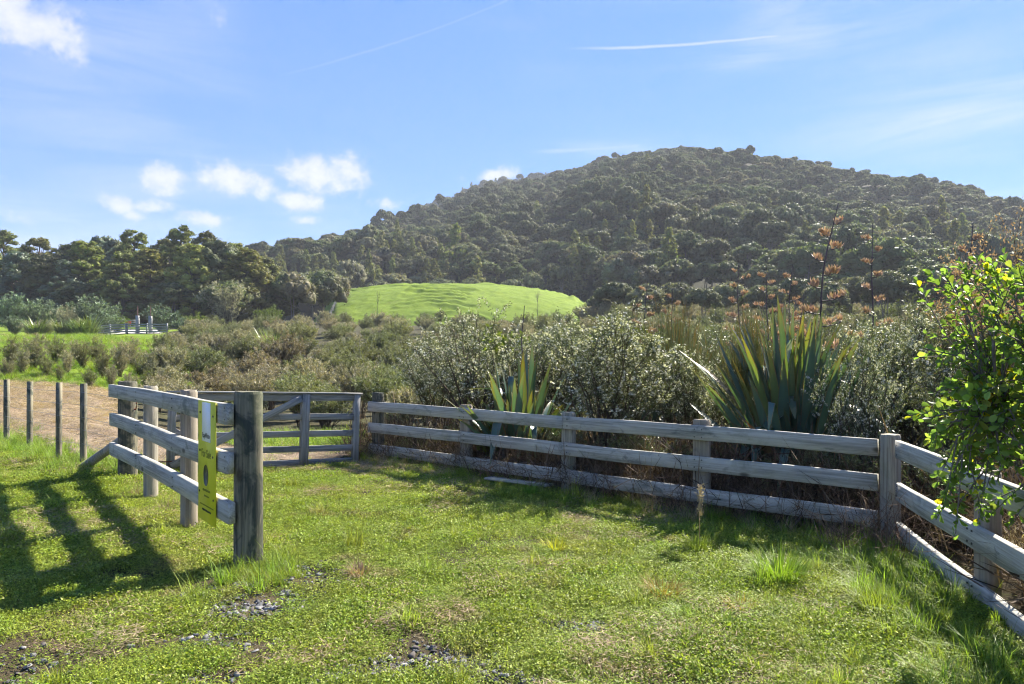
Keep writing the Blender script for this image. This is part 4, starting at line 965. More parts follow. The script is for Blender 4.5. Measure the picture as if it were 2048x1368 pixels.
# ------------------------------------------------------------------ flax
M_flax = bpy.data.materials.new('flax leaf')
def _flax():
    M_flax.use_nodes = True; t = NT(M_flax.node_tree); t.n.clear(); out = t.node('ShaderNodeOutputMaterial')
    at = t.node('ShaderNodeAttribute', attribute_name='tint'); oi = t.node('ShaderNodeObjectInfo')
    hs = t.node('ShaderNodeHueSaturation'); t.l.new(at.outputs['Color'], hs.inputs['Color'])
    t.l.new(t.mapr(oi.outputs['Random'], 0, 1, .75, 1.25, 'LINEAR'), hs.inputs['Value'])
    t.l.new(t.mapr(t.m('FRACT', t.m('MULTIPLY', oi.outputs['Random'], 13.3)), 0, 1, .455, .515, 'LINEAR'), hs.inputs['Hue'])
    pb = t.node('ShaderNodeBsdfPrincipled'); t.l.new(hs.outputs[0], pb.inputs['Base Color']); pb.inputs['Roughness'].default_value = .33; pb.inputs['Specular IOR Level'].default_value = .5
    tl = t.node('ShaderNodeBsdfTranslucent'); t.l.new(t.mix(1.0, hs.outputs[0], (1.5, 1.6, .45), 'MULTIPLY'), tl.inputs[0])
    mx = t.node('ShaderNodeMixShader'); mx.inputs[0].default_value = .20; t.l.new(pb.outputs[0], mx.inputs[1]); t.l.new(tl.outputs[0], mx.inputs[2]); t.l.new(mx.outputs[0], out.inputs[0])
_flax()
M_pod = leafmat('seed pod', (.48, .32, .23), .15, .5, .3, .2, hue=.01); M_stalk = plainmat('flax stalk', (.07, .055, .055), .7, .3, (12, (.13, .10, .10), .4, .7))
def flax_leaf(r, az, L, w, lean, droop, kink=None):
    n = 11; s = np.linspace(0, 1, n); th = lean + droop * s ** 2.2                     # angle from vertical
    if kink: th = th + np.where(s > kink[0], kink[1], 0)
    ds = L / (n - 1); rr = np.concatenate([[0], np.cumsum(np.sin(th[:-1]) * ds)]); zz = np.concatenate([[0], np.cumsum(np.cos(th[:-1]) * ds)])
    o = np.array([math.cos(az), math.sin(az), 0]); sd = np.array([-math.sin(az), math.cos(az), 0])
    tw = r.uniform(-.5, .5); C = o * rr[:, None] + np.array([0, 0, 1]) * zz[:, None]
    wd = w * np.interp(s, [0, .08, .35, .7, .9, 1], [.75, .8, 1, .85, .42, .03]); fold = np.interp(s, [0, .3, 1], [.9, .35, .15])
    V = []; T = []
    mid = np.array([.068, .118, .095]); lime = np.array([.10, .145, .055]); edge = np.array([.20, .12, .04])
    rn = r.random(); body = mid if rn < .86 else lime if rn < .97 else np.array([.13, .105, .065])
    for i in range(n):
        a = tw * s[i]; side = sd * math.cos(a) + np.array([0, 0, 1]) * math.sin(a); nn = np.array([-math.cos(th[i]) * o[0], -math.cos(th[i]) * o[1], math.sin(th[i])])
        for q in (-1, -.86, 0, .86, 1):
            V.append(C[i] + side * wd[i] * .5 * q + nn * wd[i] * .5 * abs(q) * fold[i])
            T.append((edge if abs(q) == 1 else body * (1.2 if q == 0 else 1)) * (1 if s[i] < .85 else np.array([1.6, 1.15, .8])))
    F = [[i * 5 + j, i * 5 + j + 1, i * 5 + j + 6, i * 5 + j + 5] for i in range(n - 1) for j in range(4)]
    mb = MB(); mb.add(np.array(V), np.array(F), np.array(T)); return mb.mesh('leaf', M_flax, True)
podm = []
def make_pods():
    for k in range(3):
        r = np.random.default_rng(400 + k); mb = MB()
        for a in np.arange(3) * 2.094 + r.uniform(0, 2):
            D = nrm(np.array([[math.cos(a) * .28, math.sin(a) * .28, 1.]])); N = np.array([[math.cos(a), math.sin(a), 0]])
            V, F, T = cards(np.zeros((1, 3)), D, N, .105, .032, np.ones((1, 3)) * r.uniform(.7, 1.3)); V[[1, 3]] += N[0] * .010; mb.add(V, F, T)
        podm.append(mb.mesh('seed_pod', M_pod))
make_pods()
def flax(px, d, label, nl, Lr, seed, stalks=(), fan=1.25, group='flax plants behind the fence', wide=.125, face=None):
    r = np.random.default_rng(seed); x, y = place(px, d); z = H(x, y); t = thing('flax_plant', label, 'flax', (x, y, z), 0, group)
    for k in range(nl):
        az = r.uniform(0, 6.28); q = r.random(); lean = fan * (.05 + .66 * q ** 1.5); L = r.uniform(*Lr) * (1.05 - .25 * q)
        kink = (r.uniform(.45, .75), r.uniform(1.3, 2.2)) if r.random() < .18 + .35 * (q > .6) else None
        b = r.uniform(0, .22) * np.array([math.cos(az), math.sin(az)]) + r.normal(size=2) * .06
        link('leaf', flax_leaf(r, az + r.normal() * .3, L, wide * r.uniform(.75, 1.2), lean, r.uniform(.1, .75) * (0.3 + q), kink), t, (b[0], b[1], -.02))
    for spx, top_row, nclus, bend, start in stalks:
        X1 = (spx - 1024) / FPX * d - x; ht = EYE + (HORIZ - top_row) / FPX * d - z
        q = np.linspace(0, 1, 14); path = np.stack([X1 * .8 + (X1 * .2) * np.minimum(1, q * 1.6) + bend * np.maximum(0, q - .62) ** 1.5 * 2.2 + .02 * np.sin(q * 14), .05 * np.sin(q * 5), ht * q], 1)
        path[0, 2] = -.1
        mb = MB(); addtube(mb, path, .021 * (1 - .88 * q) + .0025, 7); st = link('flower_stalk', mb.mesh('flower_stalk', M_stalk, True), t); st['label'] = 'dark flower stalk with orange brown seed pods'
        arms = MB(); spots = []
        for c in range(nclus):
            f = start + (1 - .07 - start) * c / max(1, nclus - 1); b = np.array([np.interp(f, q, path[:, k]) for k in range(3)])
            sd = 1 if c % 2 else -1; ln = (.25 - .15 * (c / nclus)) * r.uniform(.8, 1.3); yo = r.uniform(-.6, .6)
            e = b + np.array([sd * ln, yo * ln, ln * .25]); addtube(arms, [b, (b + e) / 2 - [0, 0, .015], e], [.007, .006, .004], 4)
            for k in range(r.integers(9, 15)):
                p = b + (e - b) * r.uniform(.3, 1.1); spots.append((p + r.normal(size=3) * .012, (r.normal() * .25, sd * .25 + r.normal() * .3, r.uniform(0, 6)), r.uniform(.75, 1.2) * (1 - .35 * c / nclus)))
        if arms.n: link('side_stem', arms.mesh('side_stem', M_stalk), st)
        for p, ro, s in spots: link('seed_pod', podm[r.integers(3)], st, p, ro, s)
    return t
flax(1045, 9.7, 'smaller dark flax clump with one bare stalk, behind the middle of the long fence', 110, (1.0, 1.85), 1, [(1046, 612, 0, 0, .9)], 1.15)
flax(1585, 8.1, 'largest flax clump with broad green blades and a tall bent stalk, behind the fence', 190, (1.4, 2.45), 2, [(1640, 408, 12, .34, .45)], 1.15)
flax(1725, 11.2, 'flax clump behind the big one, with an upright pod stalk', 46, (1.5, 2.5), 3, [(1745, 448, 11, -.08, .40)], .95)
flax(1545, 13.2, 'distant flax with three short pale pod stalks above the broom shrubs', 26, (1.3, 2.2), 4, [(1478, 520, 11, -.1, .52), (1535, 530, 11, -.1, .52), (1578, 532, 11, .05, .5), (1600, 590, 9, .05, .5)], 1.0)
flax(1930, 9.6, 'flax almost hidden among shrubs, only its pod stalk showing beside the glossy bush', 22, (1.2, 2.0), 5, [(1935, 446, 8, .05, .58)], 1.0)
flax(1310, 14.5, 'flax far back with faded pod stalks over the white flowered manuka', 18, (1.2, 1.9), 6, [(1290, 560, 7, .05, .6), (1345, 575, 7, -.05, .6)], 1.0)
def far_flax():
    r = np.random.default_rng(6)
    for i, (px, d, lb) in enumerate(((75, 82, 'green flax clump at the left of the hedge'), (128, 82, 'tall flax clump in the middle of the hedge'), (160, 81, 'shiny flax clump at the front of the hedge'), (178, 82, 'flax clump with arching blades next to the stockyard rails'), (545, 60, 'small flax in the thicket below the wood'))):
        x, y = place(px, d); t = thing('flax_plant', lb, 'flax', (x, y, H(x, y)), 0, 'flax clumps of the hedge'); n = 190
        mb = MB(); a = r.uniform(0, 6.28, n); D = np.stack([np.cos(a), np.sin(a), 0 * a], 1)
        add_blades(mb, D * .8 * r.random((n, 1)), D, np.array([0, 0, 1.]), r.uniform(1.8, 3.3, n) * (1.15 if i == 3 else 1), .22, r.uniform(.15, .75, n), np.tile([.14, .20, .07], (n, 1)) * r.uniform(.7, 1.4, (n, 1)), seg=4)
        link('foliage', mb.mesh('foliage', M_flax), t)
far_flax()

def near_shrubs():
    tips = (1.3, 1.25, 1.1)
    M = [shrub(500 + k, 2.0, 1.0, 34, 620, 20000, .032, .011, M_manu, 4600, .015, .85, tips, True, .34) for k in range(2)]
    Mn = shrub(503, 2.0, .85, 28, 520, 16000, .034, .010, M_manu, 0, .012, .85, (1.25, 1.25, 1.0), True, .12)
    lst = [(1215, 9.1, 605, 0, 1.15, 'wide white flowered manuka in the middle behind the long fence'), (955, 11.4, 622, 1, 1.15, 'white flowered manuka left of the smaller flax'), (1720, 7.3, 672, 1, .7, 'white flowered manuka close behind the corner of the fences'), (1100, 12.3, 632, 0, 1.05, 'white flowered manuka standing back between flax and wide manuka'),
           (1800, 8.4, 612, 0, .95, 'grey flowering manuka between big flax and glossy bush'), (1385, 9.6, 690, 1, .9, 'low flowering manuka left of the big flax'), (880, 13.5, 665, 1, 1.0, 'flowering manuka nearest to the gate end')]
    for px, d, row, k, w, lb in lst:
        x, y = place(px, d); s = (EYE + (HORIZ - row) / FPX * d - H(x, y)) / 1.95
        t = put_shrub('manuka_shrub', lb, 'shrub', M[k], (x, y), s * w, 'flowering manuka behind the long fence', 1 / w)
    for px, d, row, w, lb in ((1860, 8.6, 590, .85, 'green manuka without flowers left of the glossy bush'), (1440, 11.0, 625, 1.0, 'green manuka behind the broom shrubs'), (1900, 7.0, 700, .8, 'green manuka right behind the corner post'), (1650, 10.3, 630, .9, 'green manuka between the two big flax clumps'), (2080, 7.4, 600, 1, 'green manuka beyond the glossy bush'), (1130, 15.5, 622, 1.1, 'tall dim manuka at the back between the two flax clumps'), (1300, 15.0, 606, 1.1, 'tall dim manuka behind the left broom'), (1400, 14.0, 612, 1.1, 'tall dim manuka behind the low flowering one'), (1500, 16.0, 600, 1.1, 'tall dim manuka in front of the three pale pod stalks'), (1620, 14.5, 604, 1.1, 'tall dim manuka straight behind the big flax'), (1700, 13.0, 606, 1.0, 'tall dim manuka left of the upright pod stalk'), (1820, 13.5, 590, 1.1, 'tall dim manuka right of the upright pod stalk'), (1900, 11.0, 575, 1.0, 'tall dim manuka beside the hidden flax'), (1250, 12.6, 650, .9, 'green manuka behind the wide flowering one')):
        x, y = place(px, d); s = (EYE + (HORIZ - row) / FPX * d - H(x, y)) / 1.95
        put_shrub('manuka_shrub', lb, 'shrub', Mn, (x, y), s * w, 'manuka without flowers', 1 / w)
    low = shrub(504, 1.1, .75, 26, 420, 9000, .032, .011, M_manu, 0, .010, .95, (1.2, 1.2, 1.0), True, .05)
    for i, (s_, o_, k_) in enumerate(((1.3, .75, .62), (2.7, .8, .7), (3.3, .7, .8), (4.25, .65, .85), (4.95, .75, .75), (6.2, .8, .8), (6.9, .7, .9), (7.6, .6, .85), (7.9, 1.3, .9), (5.6, 1.2, .8))):
        p = np.array([-2.24, 10.62]) + s_ * np.array([.765, -.644]) + o_ * np.array([.644, .765])
        put_shrub('manuka_shrub', ['low green shrub tucked behind the fence, first from the gate end', 'low green shrub behind the second fence post', 'low green shrub left of the third fence post', 'low green shrub right of the third fence post', 'low green shrub before the fourth fence post', 'low green shrub under the big flax', 'low green shrub behind the last rail before the corner', 'low green shrub right behind the corner post', 'low green shrub further back from the corner post', 'low green shrub under the left side of the big flax'][i], 'shrub', low, p, k_, 'low shrubs tucked behind the long fence')
    # broom: sheaves of fine upright wands with coppery tips
    def broom(px, d, row, R, n, lb, seed):
        r = np.random.default_rng(seed); x, y = place(px, d); z = H(x, y); ht = EYE + (HORIZ - row) / FPX * d - z
        t = thing('broom_shrub', lb, 'shrub', (x, y, z), 0, 'coppery broom shrubs'); st = MB(); wb = MB(); tp = MB(); a = r.uniform(0, 6.28, n); e = R * np.sqrt(r.random(n))
        tipz = ht * (1 - .35 * (e / R) ** 2) * r.uniform(.7, 1, n); D = np.stack([np.cos(a), np.sin(a), 0 * a], 1); tip = D * e[:, None] + np.array([0, 0, 1]) * tipz[:, None]
        b = tip * [.45, .45, 0] + np.array([0, 0, 1]) * (tipz * r.uniform(.3, .6, n))[:, None]
        for q in range(7):
            off = r.normal(size=(n, 3)) * .05; B = b + (tip - b) * r.uniform(0, .6, (n, 1)); E = tip + off * 1.6; dr = nrm(E - B); Ln = np.linalg.norm(E - B, axis=1)
            wb.add(*cards(B, dr, rv(n, r), Ln, .006, np.ones((n, 3)) * r.uniform(.6, 1.3, (n, 1)))); c = r.random(n) < .4
            B2 = E - dr * (Ln * .32)[:, None]; tp.add(*cards(B2[c], nrm(dr[c] + rv(c.sum(), r) * .15), rv(c.sum(), r), Ln[c] * .42, .007, np.array([1.1, 1.0, .6]) * r.uniform(.5, 1.2, (c.sum(), 1))))
        for k in range(24):
            i = r.integers(n); addtube(st, [[0, 0, -.1], b[i] * .6 + [0, 0, b[i][2] * .1], b[i]], [.014, .01, .005], 4)
        link('wands', wb.mesh('wands', M_broom), t); link('tips', tp.mesh('tips', M_tip), t); link('stems', st.mesh('stems', M_stem), t)
    broom(1345, 10.2, 580, .60, 170, 'coppery tipped broom shrub above the right end of the wide manuka', 41); broom(1500, 9.0, 600, .40, 150, 'coppery tipped broom shrub against the left side of the big flax', 42); broom(1420, 11.6, 640, .5, 110, 'thin broom shrub between the other two', 43)
    # rusty seeding shrub at the right edge
    r_ = shrub(520, 3.0, 1.0, 30, 520, 9000, .04, .018, M_rust, 0, .014, .9, (1.2, 1.1, 1.1), True, .35)
    for px, d, row, lb in ((2010, 8.2, 440, 'tall rusty seeding shrub behind the glossy bush'), (1960, 9.0, 520, 'rusty twiggy shrub left of the glossy bush top')):
        x, y = place(px, d); put_shrub('seeding_shrub', lb, 'shrub', r_, (x, y), (EYE + (HORIZ - row) / FPX * d - H(x, y)) / 2.95 * .8, 'rusty seeding shrubs', 1.25)
    # lime green shrub behind the flowering manuka, low bright herb behind the fence
    lm = shrub(530, 1.6, .8, 20, 300, 3500, .07, .045, M_lim, 0, .012, .9, (1.3, 1.2, 1))
    for px, d, row, s_, lb in ((1240, 16, 630, 1, 'yellow green shrub peeping over the wide manuka'), (985, 9.55, 835, 1, 'small bright green herb bush behind the fence near its gate end'), (1310, 15, 650, 1, 'yellow green shrub behind the coppery broom'), (1000, 17.5, 645, 1, 'yellow green shrub before the foot of the knoll')):
        x, y = place(px, d); put_shrub('green_shrub', lb, 'shrub', lm, (x, y), (EYE + (HORIZ - row) / FPX * d - H(x, y)) / 1.55, 'yellow green shrubs')
near_shrubs()

def glossy_bush():
    """karo-like bush overhanging the right fence: rounded leaves on forked branches"""
    r = np.random.default_rng(900); base = np.array([3.32, 3.52]); z0 = H(*base)
    t = thing('glossy_bush', 'bright green bush with rounded leaves overhanging the fence at the right edge', 'bush', (base[0], base[1], z0))
    bark = plainmat('bush bark', (.13, .11, .09), .9, .2, (12, (.22, .19, .16), .4, .7))
    M_g = leafmat('glossy leaf', (.215, .29, .065), .55, .4, .3, .34, hue=.03)
    # branch tips: scattered through a rounded crown plus a hanging spray over the rail
    n = 330; u = rv(n, r); rad = r.uniform(.45, 1, n) ** .6; T = np.stack([u[:, 0] * 1.12, u[:, 1] * .6, 1.28 + u[:, 2] * .98], 1) * [1, 1, 1]; T[:, :2] *= rad[:, None]
    hang = []
    for k in range(22): hang.append([r.uniform(-1.05, -.78), r.uniform(.0, .3), r.uniform(.6, 1.12)])
    for k in range(18): hang.append([r.uniform(-1.15, -.8), r.uniform(-.1, .4), r.uniform(1.0, 1.6)])
    for k in range(60): hang.append([r.uniform(-.7, .5), r.uniform(-.7, -.3), r.uniform(.9, 2.1)])
    for k in range(240): hang.append([r.uniform(-1.0, .1), r.uniform(-.5, .5), r.uniform(.95, 2.1)])
    T = np.concatenate([T, np.array(hang)]); T = T[(T[:, 2] > .95) | ((T[:, 0] < -.72) & (T[:, 2] > .5))]
    br = MB(); forks = np.array([[math.cos(a) * .45 * q, math.sin(a) * .45 * q, .55 + .6 * q] for a, q in zip(r.uniform(0, 6.28, 14), r.uniform(.4, 1.3, 14))] + [[-.75, .1, 1.25], [-.5, -.1, 1.35]])
    for f in forks: addtube(br, [[0, 0, -.2], f * [.35, .35, .55], f], [.03, .02, .010], 6)
    fi = np.argmin(((T[:, None] - forks[None]) ** 2).sum(2) + r.random((len(T), len(forks))) * .15, 1)
    LP = []; LD = []; LN = []; LS = []
    for i, tip in enumerate(T):
        f = forks[fi[i]]; mid = (f + tip) / 2 + r.normal(size=3) * .05 + [0, 0, .08]; addtube(br, [f, mid, tip], [.007, .005, .0025], 4)
        dr = nrm((tip - mid)[None])[0]; m = r.integers(11, 18)
        for k in range(m):
            q = k / m; p = tip - dr * .20 * (1 - q) + r.normal(size=3) * .008; a = k * 2.4 + r.random()
            A = nrm(np.cross(dr, [.3, .2, 1])[None])[0]; B = np.cross(dr, A); side = A * math.cos(a) + B * math.sin(a)
            D = nrm((side * (1.0 - .5 * q) + dr * (.35 + .7 * q) + np.array([0, 0, .12]))[None])[0]; N = nrm((dr * .8 - side * .3 + np.array([0, 0, .5]) + r.normal(size=3) * .25)[None])[0]
            LP.append(p); LD.append(D); LN.append(N); LS.append(r.uniform(.036, .070) * (1 - .25 * q))
    link('branches', br.mesh('branches', bark, True), t)
    LP, LD, LN, LS = map(np.array, (LP, LD, LN, LS)); LN = nrm(LN - LD * (LN * LD).sum(1)[:, None])
    S = np.cross(LD, LN); yellow = r.random(len(LP)) < .055; tone = r.uniform(.6, 1.3, len(LP))
    out = np.array([(0, 0), (.18, .10), (.5, .26), (.8, .30), (.96, .16), (1, 0)]); 
    prof = [(q, w) for q, w in out] + [(q, -w) for q, w in out[-2:0:-1]]
    # two halves folded on the midrib
    def leafV(P, D, S_, N, s, bend=.12):
        V = [P + D * s * q + S_ * s * w + N * s * (abs(w) * .35 - bend * q * q) for q, w in prof] + [P + D * s * .55 - N * s * bend * .3]
        return np.array(V)
    Fm = np.array([[10, k, (k + 1) % 10] for k in range(10)])
    # 300 leaves that show largest (towards the camera) are parts; the rest one mass
    W = LP + np.append(base, z0); dist = np.linalg.norm(W - [0, 0, EYE], axis=1); facing = np.abs((LN * nrm(W - [0, 0, EYE])).sum(1)); pxx = 1024 + W[:, 0] / W[:, 1] * FPX
    sc = LS ** 2 * (.25 + facing) / dist ** 2; sc[pxx > 2060] = 0; sc[dist > np.quantile(dist, .45)] *= .2; order = np.argsort(-sc)[:300]; pick = np.zeros(len(LP), bool); pick[order] = True
    protos = {}
    for c in (0, 1):
        for b in range(3):
            mb = MB(); mb.add(leafV(np.zeros(3), np.array([1., 0, 0]), np.array([0, 1., 0]), np.array([0, 0, 1.]), 1.0, (.05, .15, .28)[b]), Fm, np.array([2.7, 1.6, .5]) if c else np.ones(3) * (.8, 1.0, 1.2)[b]); protos[c, b] = mb.mesh('leaf', M_g, True)
    for i in order:
        o = link('leaf', protos[int(yellow[i]), int(r.integers(3))], t); R = Matrix((LD[i], S[i], LN[i])).transposed().to_4x4()
        o.matrix_local = Matrix.Translation(LP[i]) @ R @ Matrix.Scale(LS[i], 4)
    mb = MB()
    for i in np.where(~pick)[0]: mb.add(leafV(LP[i], LD[i], S[i], LN[i], LS[i], r.uniform(.03, .25)), Fm, (np.array([2.7, 1.6, .5]) if yellow[i] else np.ones(3)) * tone[i])
    o = link('foliage', mb.mesh('foliage', M_g, True), t); o['kind'] = 'stuff'
glossy_bush()

# ------------------------------------------------------------------ ground cover
M_grass = leafmat('grass blade', (.255, .315, .048), .42, .5, .2, .22, [((.31, .31, .085), .55, .50, .72, .7), ((.33, .26, .15), 1.9, .56, .72, .7)], .02)
M_clov = leafmat('low herb leaf', (.225, .285, .042), .38, .5, .15, .2, [((.27, .275, .06), .5, .50, .72, .65), ((.24, .17, .10), 1.7, .57, .72, .7)], .02)
M_dry = leafmat('dry straw', (.38, .29, .19), .3, .7, .2, .25)
M_dead = leafmat('dead twig', (.12, .085, .06), .15, .8, .2, .25)
M_past_g = leafmat('rough grass', (.20, .29, .04), .42, .5, .3, .2)
def grass_kinds():
    r = np.random.default_rng(1000); up = np.array([0, 0, 1.]); K = []
    def patch(nb, nl, R, bl, lw, nd=0, mat=None):
        mb = MB()
        if nl:
            a = r.uniform(0, 6.28, nl); q = R * np.sqrt(r.random(nl)); P = np.stack([q * np.cos(a), q * np.sin(a), r.uniform(.004, .030, nl)], 1)
            N = nrm(np.array([0, 0, 1.]) + rv(nl, r) * .65); D = nrm(np.cross(N, rv(nl, r))); mb.add(*cards(P, D, N, r.uniform(.007, .015, nl), r.uniform(.005, .010, nl), np.ones((nl, 3)) * r.uniform(.4, 1.5, (nl, 1))))
        if nb:
            a = r.uniform(0, 6.28, nb); q = R * np.sqrt(r.random(nb)); P = np.stack([q * np.cos(a), q * np.sin(a), 0 * a - .004], 1); b = r.uniform(0, 6.28, nb)
            add_blades(mb, P, np.stack([np.cos(b), np.sin(b), 0 * b], 1), up, r.uniform(*bl, nb), lw, r.uniform(.1, .75, nb), np.ones((nb, 3)) * r.uniform(.45, 1.5, (nb, 1)))
        return mb.mesh('patch', mat)
    K += [patch(46, 290, .13, (.015, .04), .0035, mat=M_clov) for _ in range(3)]           # 0-2 low herb mat
    K += [patch(120, 30, .13, (.018, .045), .0038, mat=M_grass) for _ in range(3)]         # 3-5 grass
    K += [patch(90, 0, .06, (.08, .20), .0052, mat=M_grass) for _ in range(2)]            # 6-7 tuft
    def straw(n, R, l):
        mb = MB(); a = r.uniform(0, 6.28, n); q = R * np.sqrt(r.random(n)); P = np.stack([q * np.cos(a), q * np.sin(a), r.uniform(.004, .03, n)], 1); b = r.uniform(0, 6.28, n)
        D = nrm(np.stack([np.cos(b), np.sin(b), r.normal(size=n) * .2], 1)); mb.add(*cards(P, D, nrm(up + rv(n, r) * .5), r.uniform(*l, n), .004, np.ones((n, 3)) * r.uniform(.5, 1.3, (n, 1)))); return mb.mesh('straw', M_dry)
    K += [straw(80, .12, (.012, .04)), straw(70, .14, (.02, .065))]                         # 8-9
    K += [patch(70, 0, .09, (.15, .38), .0075, mat=M_past_g) for _ in range(2)]           # 10-11 long rank grass
    mb = MB()                                                                             # 12 broad-leaved weed
    n = 26; a = r.uniform(0, 6.28, n); D = nrm(np.stack([np.cos(a), np.sin(a), r.uniform(.1, 1.1, n)], 1)); mb.add(*cards(np.zeros((n, 3)), D, nrm(up - D * .3 + rv(n, r) * .2), r.uniform(.06, .15, n), r.uniform(.02, .04, n), np.ones((n, 3)) * r.uniform(.7, 1.2, (n, 1)))); K.append(mb.mesh('weed', M_clov))
    mb = MB(); n = 70; a = r.uniform(0, 6.28, n); q = .3 * np.sqrt(r.random(n)); P = np.stack([q * np.cos(a), q * np.sin(a), r.uniform(0, .35, n)], 1); D = nrm(rv(n, r) + [0, 0, .55]); mb.add(*cards(P, D, rv(n, r), r.uniform(.15, .55, n), r.uniform(.005, .012, n), np.ones((n, 3)) * r.uniform(.4, 1.5, (n, 1)))); K.append(mb.mesh('dead_twigs', M_dead))   # 13
    K.append(patch(60, 0, .12, (.25, .55), .0045, mat=M_dry))                             # 14 standing dry grass
    return K
KG = grass_kinds()
MA = np.array([-2.24, 10.62]); MC = np.array([3.28, 5.97]); MD = (MC - MA) / np.linalg.norm(MC - MA); MN = np.array([-MD[1], MD[0]])
def behind_fences(x, y):
    a = (x - MA[0]) * MN[0] + (y - MA[1]) * MN[1] > .0
    n2 = np.array([.972, -.236]); b = (x - 3.3) * n2[0] + (y - 5.9) * n2[1] > 0
    s = (x - MA[0]) * MD[0] + (y - MA[1]) * MD[1]
    return (a & (s > -.2) & (x > -2.2)) | (b & (y < 6.2)) | (b & a)
def wire_side(x, y): return (x + 4.8) * .653 + (y - 8.5) * .757                            # >0 beyond the wire fence
BARE = [(560, 1150, .36), (510, 1185, .34), (600, 1125, .25), (470, 1210, .25), (545, 1210, .3), (850, 1312, .30), (760, 1330, .22), (930, 1300, .2), (1140, 1232, .22), (1190, 1240, .12), (1000, 1350, .2), (10, 1345, .35), (450, 1270, .2), (690, 1340, .18), (380, 1340, .15)]
def unproj(px, py, z=-.04): d = (EYE - z) * FPX / (py - HORIZ); return (px - 1024) / FPX * d, d
BW = [(*unproj(px, py), s) for px, py, s in BARE]
def bareness(x, y):
    b = 0
    for bx, by, s in BW: b = np.maximum(b, np.exp(-(((x - bx) / (s * 1.3)) ** 2 + ((y - by) / (s * .75)) ** 2)))
    return b
def lawn_cover():
    r = np.random.default_rng(1001)
    n = 75000; y = r.uniform(1.6, 15.5, n); x = r.uniform(-1, 1, n) * (.86 * y + 1.6); 
    keep = (r.random(n) < np.interp(y, [1.6, 5, 8, 15.5], [1, .9, .6, .36])) & (x > LX0) & (x < LX1)
    x, y = x[keep], y[keep]; beh = behind_fences(x, y); ws = wire_side(x, y)
    mul = inpoly(x, y, MULCH)
    ok = ~beh & ~mul & ~((x < -4.5) & (ws > .25)); x, y = x[ok], y[ok]
    b = bareness(x, y); nb = fbm(x * 1.9, y * 1.9, 201, 3); ok = r.random(len(x)) > b * 1.2 + .8 * (nb < .365); x, y = x[ok], y[ok]
    f = fbm(x * .55, y * .55, 211, 3); g = fbm(x * 1.6, y * 1.6, 212, 3); m = r.random(len(x))
    left = x + .38 * y < 0                                                                  # grassier towards the left fence, herb mat to the right
    idx = np.where(m < np.where(left, .40, .62) + (f - .5) * 1.2, r.integers(0, 3, len(x)), r.integers(3, 6, len(x)))
    idx = np.where((g > .62) & (m > .62), r.integers(8, 10, len(x)), idx); idx = np.where((m > .994), r.integers(6, 8, len(x)), idx)
    far = y > 9.2; idx = np.where(far & (m < .45) & (x > -3.5) & (y < 11.6), r.integers(8, 10, len(x)), idx)
    s = r.uniform(.75, 1.35, len(x)) * np.interp(y, [2, 6, 15], [1, 1.15, 1.7]); sz = s * r.uniform(.7, 1.3, len(x)) * np.where(left, 1.05, 1.0) * (.6 + .65 * ss(.38, .66, fbm(x * 4.5, y * 4.5, 231, 2)))
    ro = np.stack([r.normal(size=len(x)) * .08, r.normal(size=len(x)) * .08, r.uniform(0, 6.28, len(x))], 1)
    z = height(x, y) + near_bumps(x, y)
    scatter('lawn_grass', np.stack([x, y, z], 1), ro, np.stack([s, s, sz], 1), idx, KG, 'short mixed lawn grass and low herbs with dry patches')
    # rank grass, weeds and dry stalks along the fences
    P = []
    def strip(A, B, off, width, n, kinds, sc=(.6, 1.1)):
        A = np.array(A, float); B = np.array(B, float); d = (B - A) / np.linalg.norm(B - A); nn = np.array([-d[1], d[0]])
        q = r.random(n); o = off + r.normal(size=n) * width; p = A + (B - A) * q[:, None] + nn * o[:, None]
        for a, k, s in zip(p, r.choice(kinds, n), r.uniform(*sc, n)): P.append((a[0], a[1], k, s))
    strip((-4.8, 8.5), (-9.2, 12.2), .0, .28, 420, [10, 11, 10, 11, 12, 6, 7], (.5, 1.0)); strip((-9.2, 12.2), (-15, 17), .0, .35, 300, [10, 11, 12, 14], (.6, 1.1))
    strip((-4.9, 8.3), (-1.9, 5.0), .1, .12, 90, [6, 7, 7, 14, 8, 9, 9], (.3, .65)); strip((-2.0, 5.0), (-1.5, 4.8), -.1, .16, 60, [6, 7, 10, 9], (.5, .9))
    strip(MA, MC, -.12, .14, 260, [6, 7, 10, 9, 9, 12, 14], (.35, .75)); strip(MA + MD * 3.4, MC, -.45, .3, 300, [6, 7, 10, 12, 12, 12], (.35, .8)); strip(MA, MA + MD * 3.2, -.3, .22, 260, [8, 9, 9, 9, 6], (.7, 1.3))
    strip((3.2, 5.8), (2.3, 1.8), -.28, .2, 480, [6, 7, 10, 11, 10, 12, 12, 12], (.45, .9)); strip((3.1, 5.4), (2.0, 2.2), -.7, .25, 260, [6, 7, 12, 6], (.5, .9))
    strip(MA, MC, .35, .25, 420, [9, 14, 13, 10, 13], (.5, 1.0)); strip(MA + [0, .2], MA + MD * 3 + MN * .2, .4, .3, 160, [10, 11, 12, 10], (.5, .9))
    strip((-4.3, 11.8), (-1.2, 12.6), .8, 1.0, 900, [10, 11, 6, 7, 10], (.5, 1.0)); strip((-6, 13.5), (-1, 14.5), .4, .9, 500, [10, 11, 10], (.5, 1.1)); strip((-2.3, 10.3), (-2.15, 13), .0, .15, 120, [10, 11, 14, 13], (.5, 1.1))
    P = np.array(P); z = height(P[:, 0], P[:, 1]) + near_bumps(P[:, 0], P[:, 1]); s = P[:, 3]
